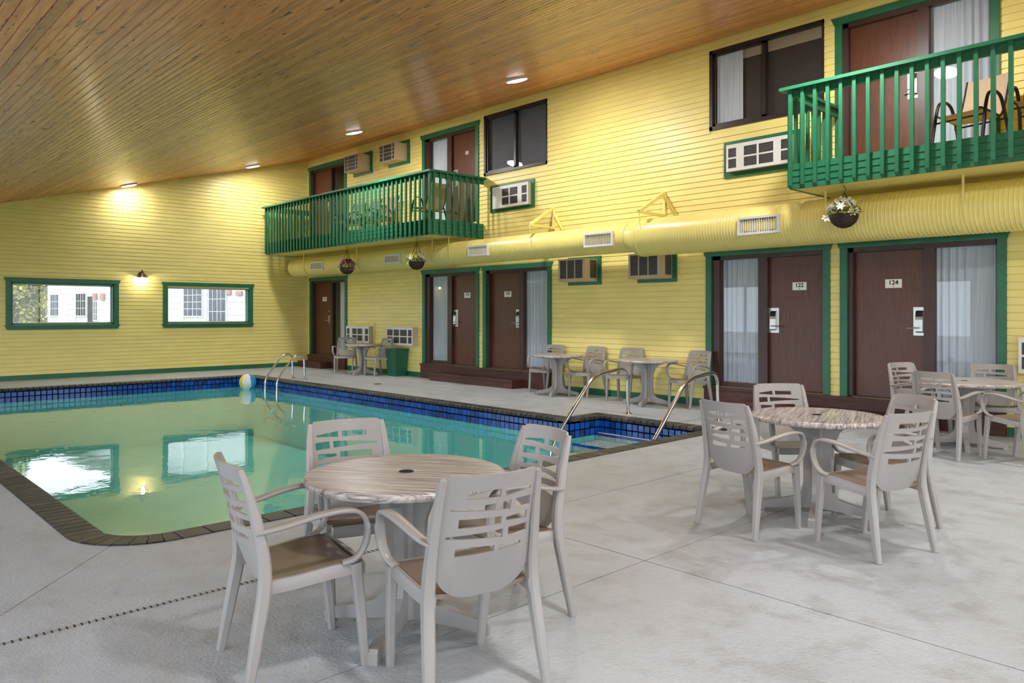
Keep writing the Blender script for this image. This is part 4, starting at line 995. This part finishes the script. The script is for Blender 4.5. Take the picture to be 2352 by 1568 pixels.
def far_win(s0, s1, z0, z1, grid):
    z0 += B0; z1 += B0
    f = MB().box(s0 - .07, -.06, z0 - .07, s1 + .07, -.0, z1 + .07).obj('window_frame', 'white_pl', b)
    sm = (s0 + s1) / 2
    for a, c in ((s0, sm - .03), (sm + .03, s1)): MB().box(a, -.068, z0, c, -.06, z1).obj('pane', 'win_dark', f)
    m = MB()
    for i in range(1, grid): z = z0 + (z1 - z0) * i / grid; m.box(s0, -.078, z - .012, s1, -.068, z + .012)
    for q in (.25, .75): x = s0 + (s1 - s0) * q; m.box(x - .012, -.078, z0, x + .012, -.068, z1)
    m.obj('glazing_bar', 'white_pl', f)
for a in ((.40, 1.32, 1.37, 2.55, 3), (3.42, 4.46, 1.37, 2.56, 3), (5.33, 5.71, 1.12, 2.11, 3), (13.92, 15.36, 1.37, 2.66, 4), (15.95, 17.2, 1.0, 2.7, 3)): far_win(*a)
MB().box(4.67, -.05, 0, 5.24, 0, 2.4 + B0).obj('door', 'win_dark', b)
for s0, s1, z0, z1 in ((5.29, 5.66, 2.17, 2.55), (6.08, 6.49, 2.19, 2.54), (17.3, 17.6, 2.33, 2.55), (18.0, 18.41, 2.28, 2.46)): MB().box(s0, -.1, z0 + B0, s1, 0, z1 + B0).obj('wall_unit', 'red', b)
def tree(x, y, h, r, label, mat, seed, n=6000):
    rnd = random.Random(seed); t = thing('tree', label, 'tree', (x, y, -.42), 0, 'trees outside the left pool window')
    m = MB(); m.tube([(0, 0, 0), (.05, .05, h * .4), (-.05, .1, h * .8)], [.14, .1, .03], 8); m.obj('trunk', 'bark', t)
    m = MB()
    for i in range(n):
        a = rnd.uniform(0, 2 * PI); zz = rnd.uniform(.25, h); rr = r * rnd.random() ** .5 * (1.05 - .5 * (zz / h)); p = Vector((rr * math.cos(a), rr * math.sin(a), zz))
        d1 = Vector((rnd.uniform(-1, 1), rnd.uniform(-1, 1), rnd.uniform(-.8, .6))).normalized() * rnd.uniform(.16, .34); s1 = d1.cross(Vector((rnd.uniform(-1, 1), rnd.uniform(-1, 1), 1))).normalized() * .09
        m.add([p, p + d1 * .5 + s1, p + d1, p + d1 * .5 - s1], [(0, 1, 2, 3)])
    tag(m.obj('foliage', mat, t), kind='stuff')
tree(-33.6, -.4, 6.5, 1.5, 'yellow-green tree close to the corner of the white building', 'foliage', 1)
tree(-35.5, -2.0, 7.5, 1.9, 'leafy tree in the middle of the left pool window', 'foliage', 2)
tree(-33.0, -3.3, 5.5, 1.6, 'darker leafy tree at the left side of the left pool window', 'foliage2', 3)
tree(-39.0, -.8, 9, 2.6, 'tall tree standing behind the other trees', 'foliage2', 4, 7000)
tree(-40.0, -4.0, 9, 2.6, 'tall tree at the far left behind the pool window', 'foliage', 5, 7000)
tree(-31.0, -1.2, 1.3, 1.0, 'low shrub beside the corner of the white building', 'foliage2', 6, 1500)
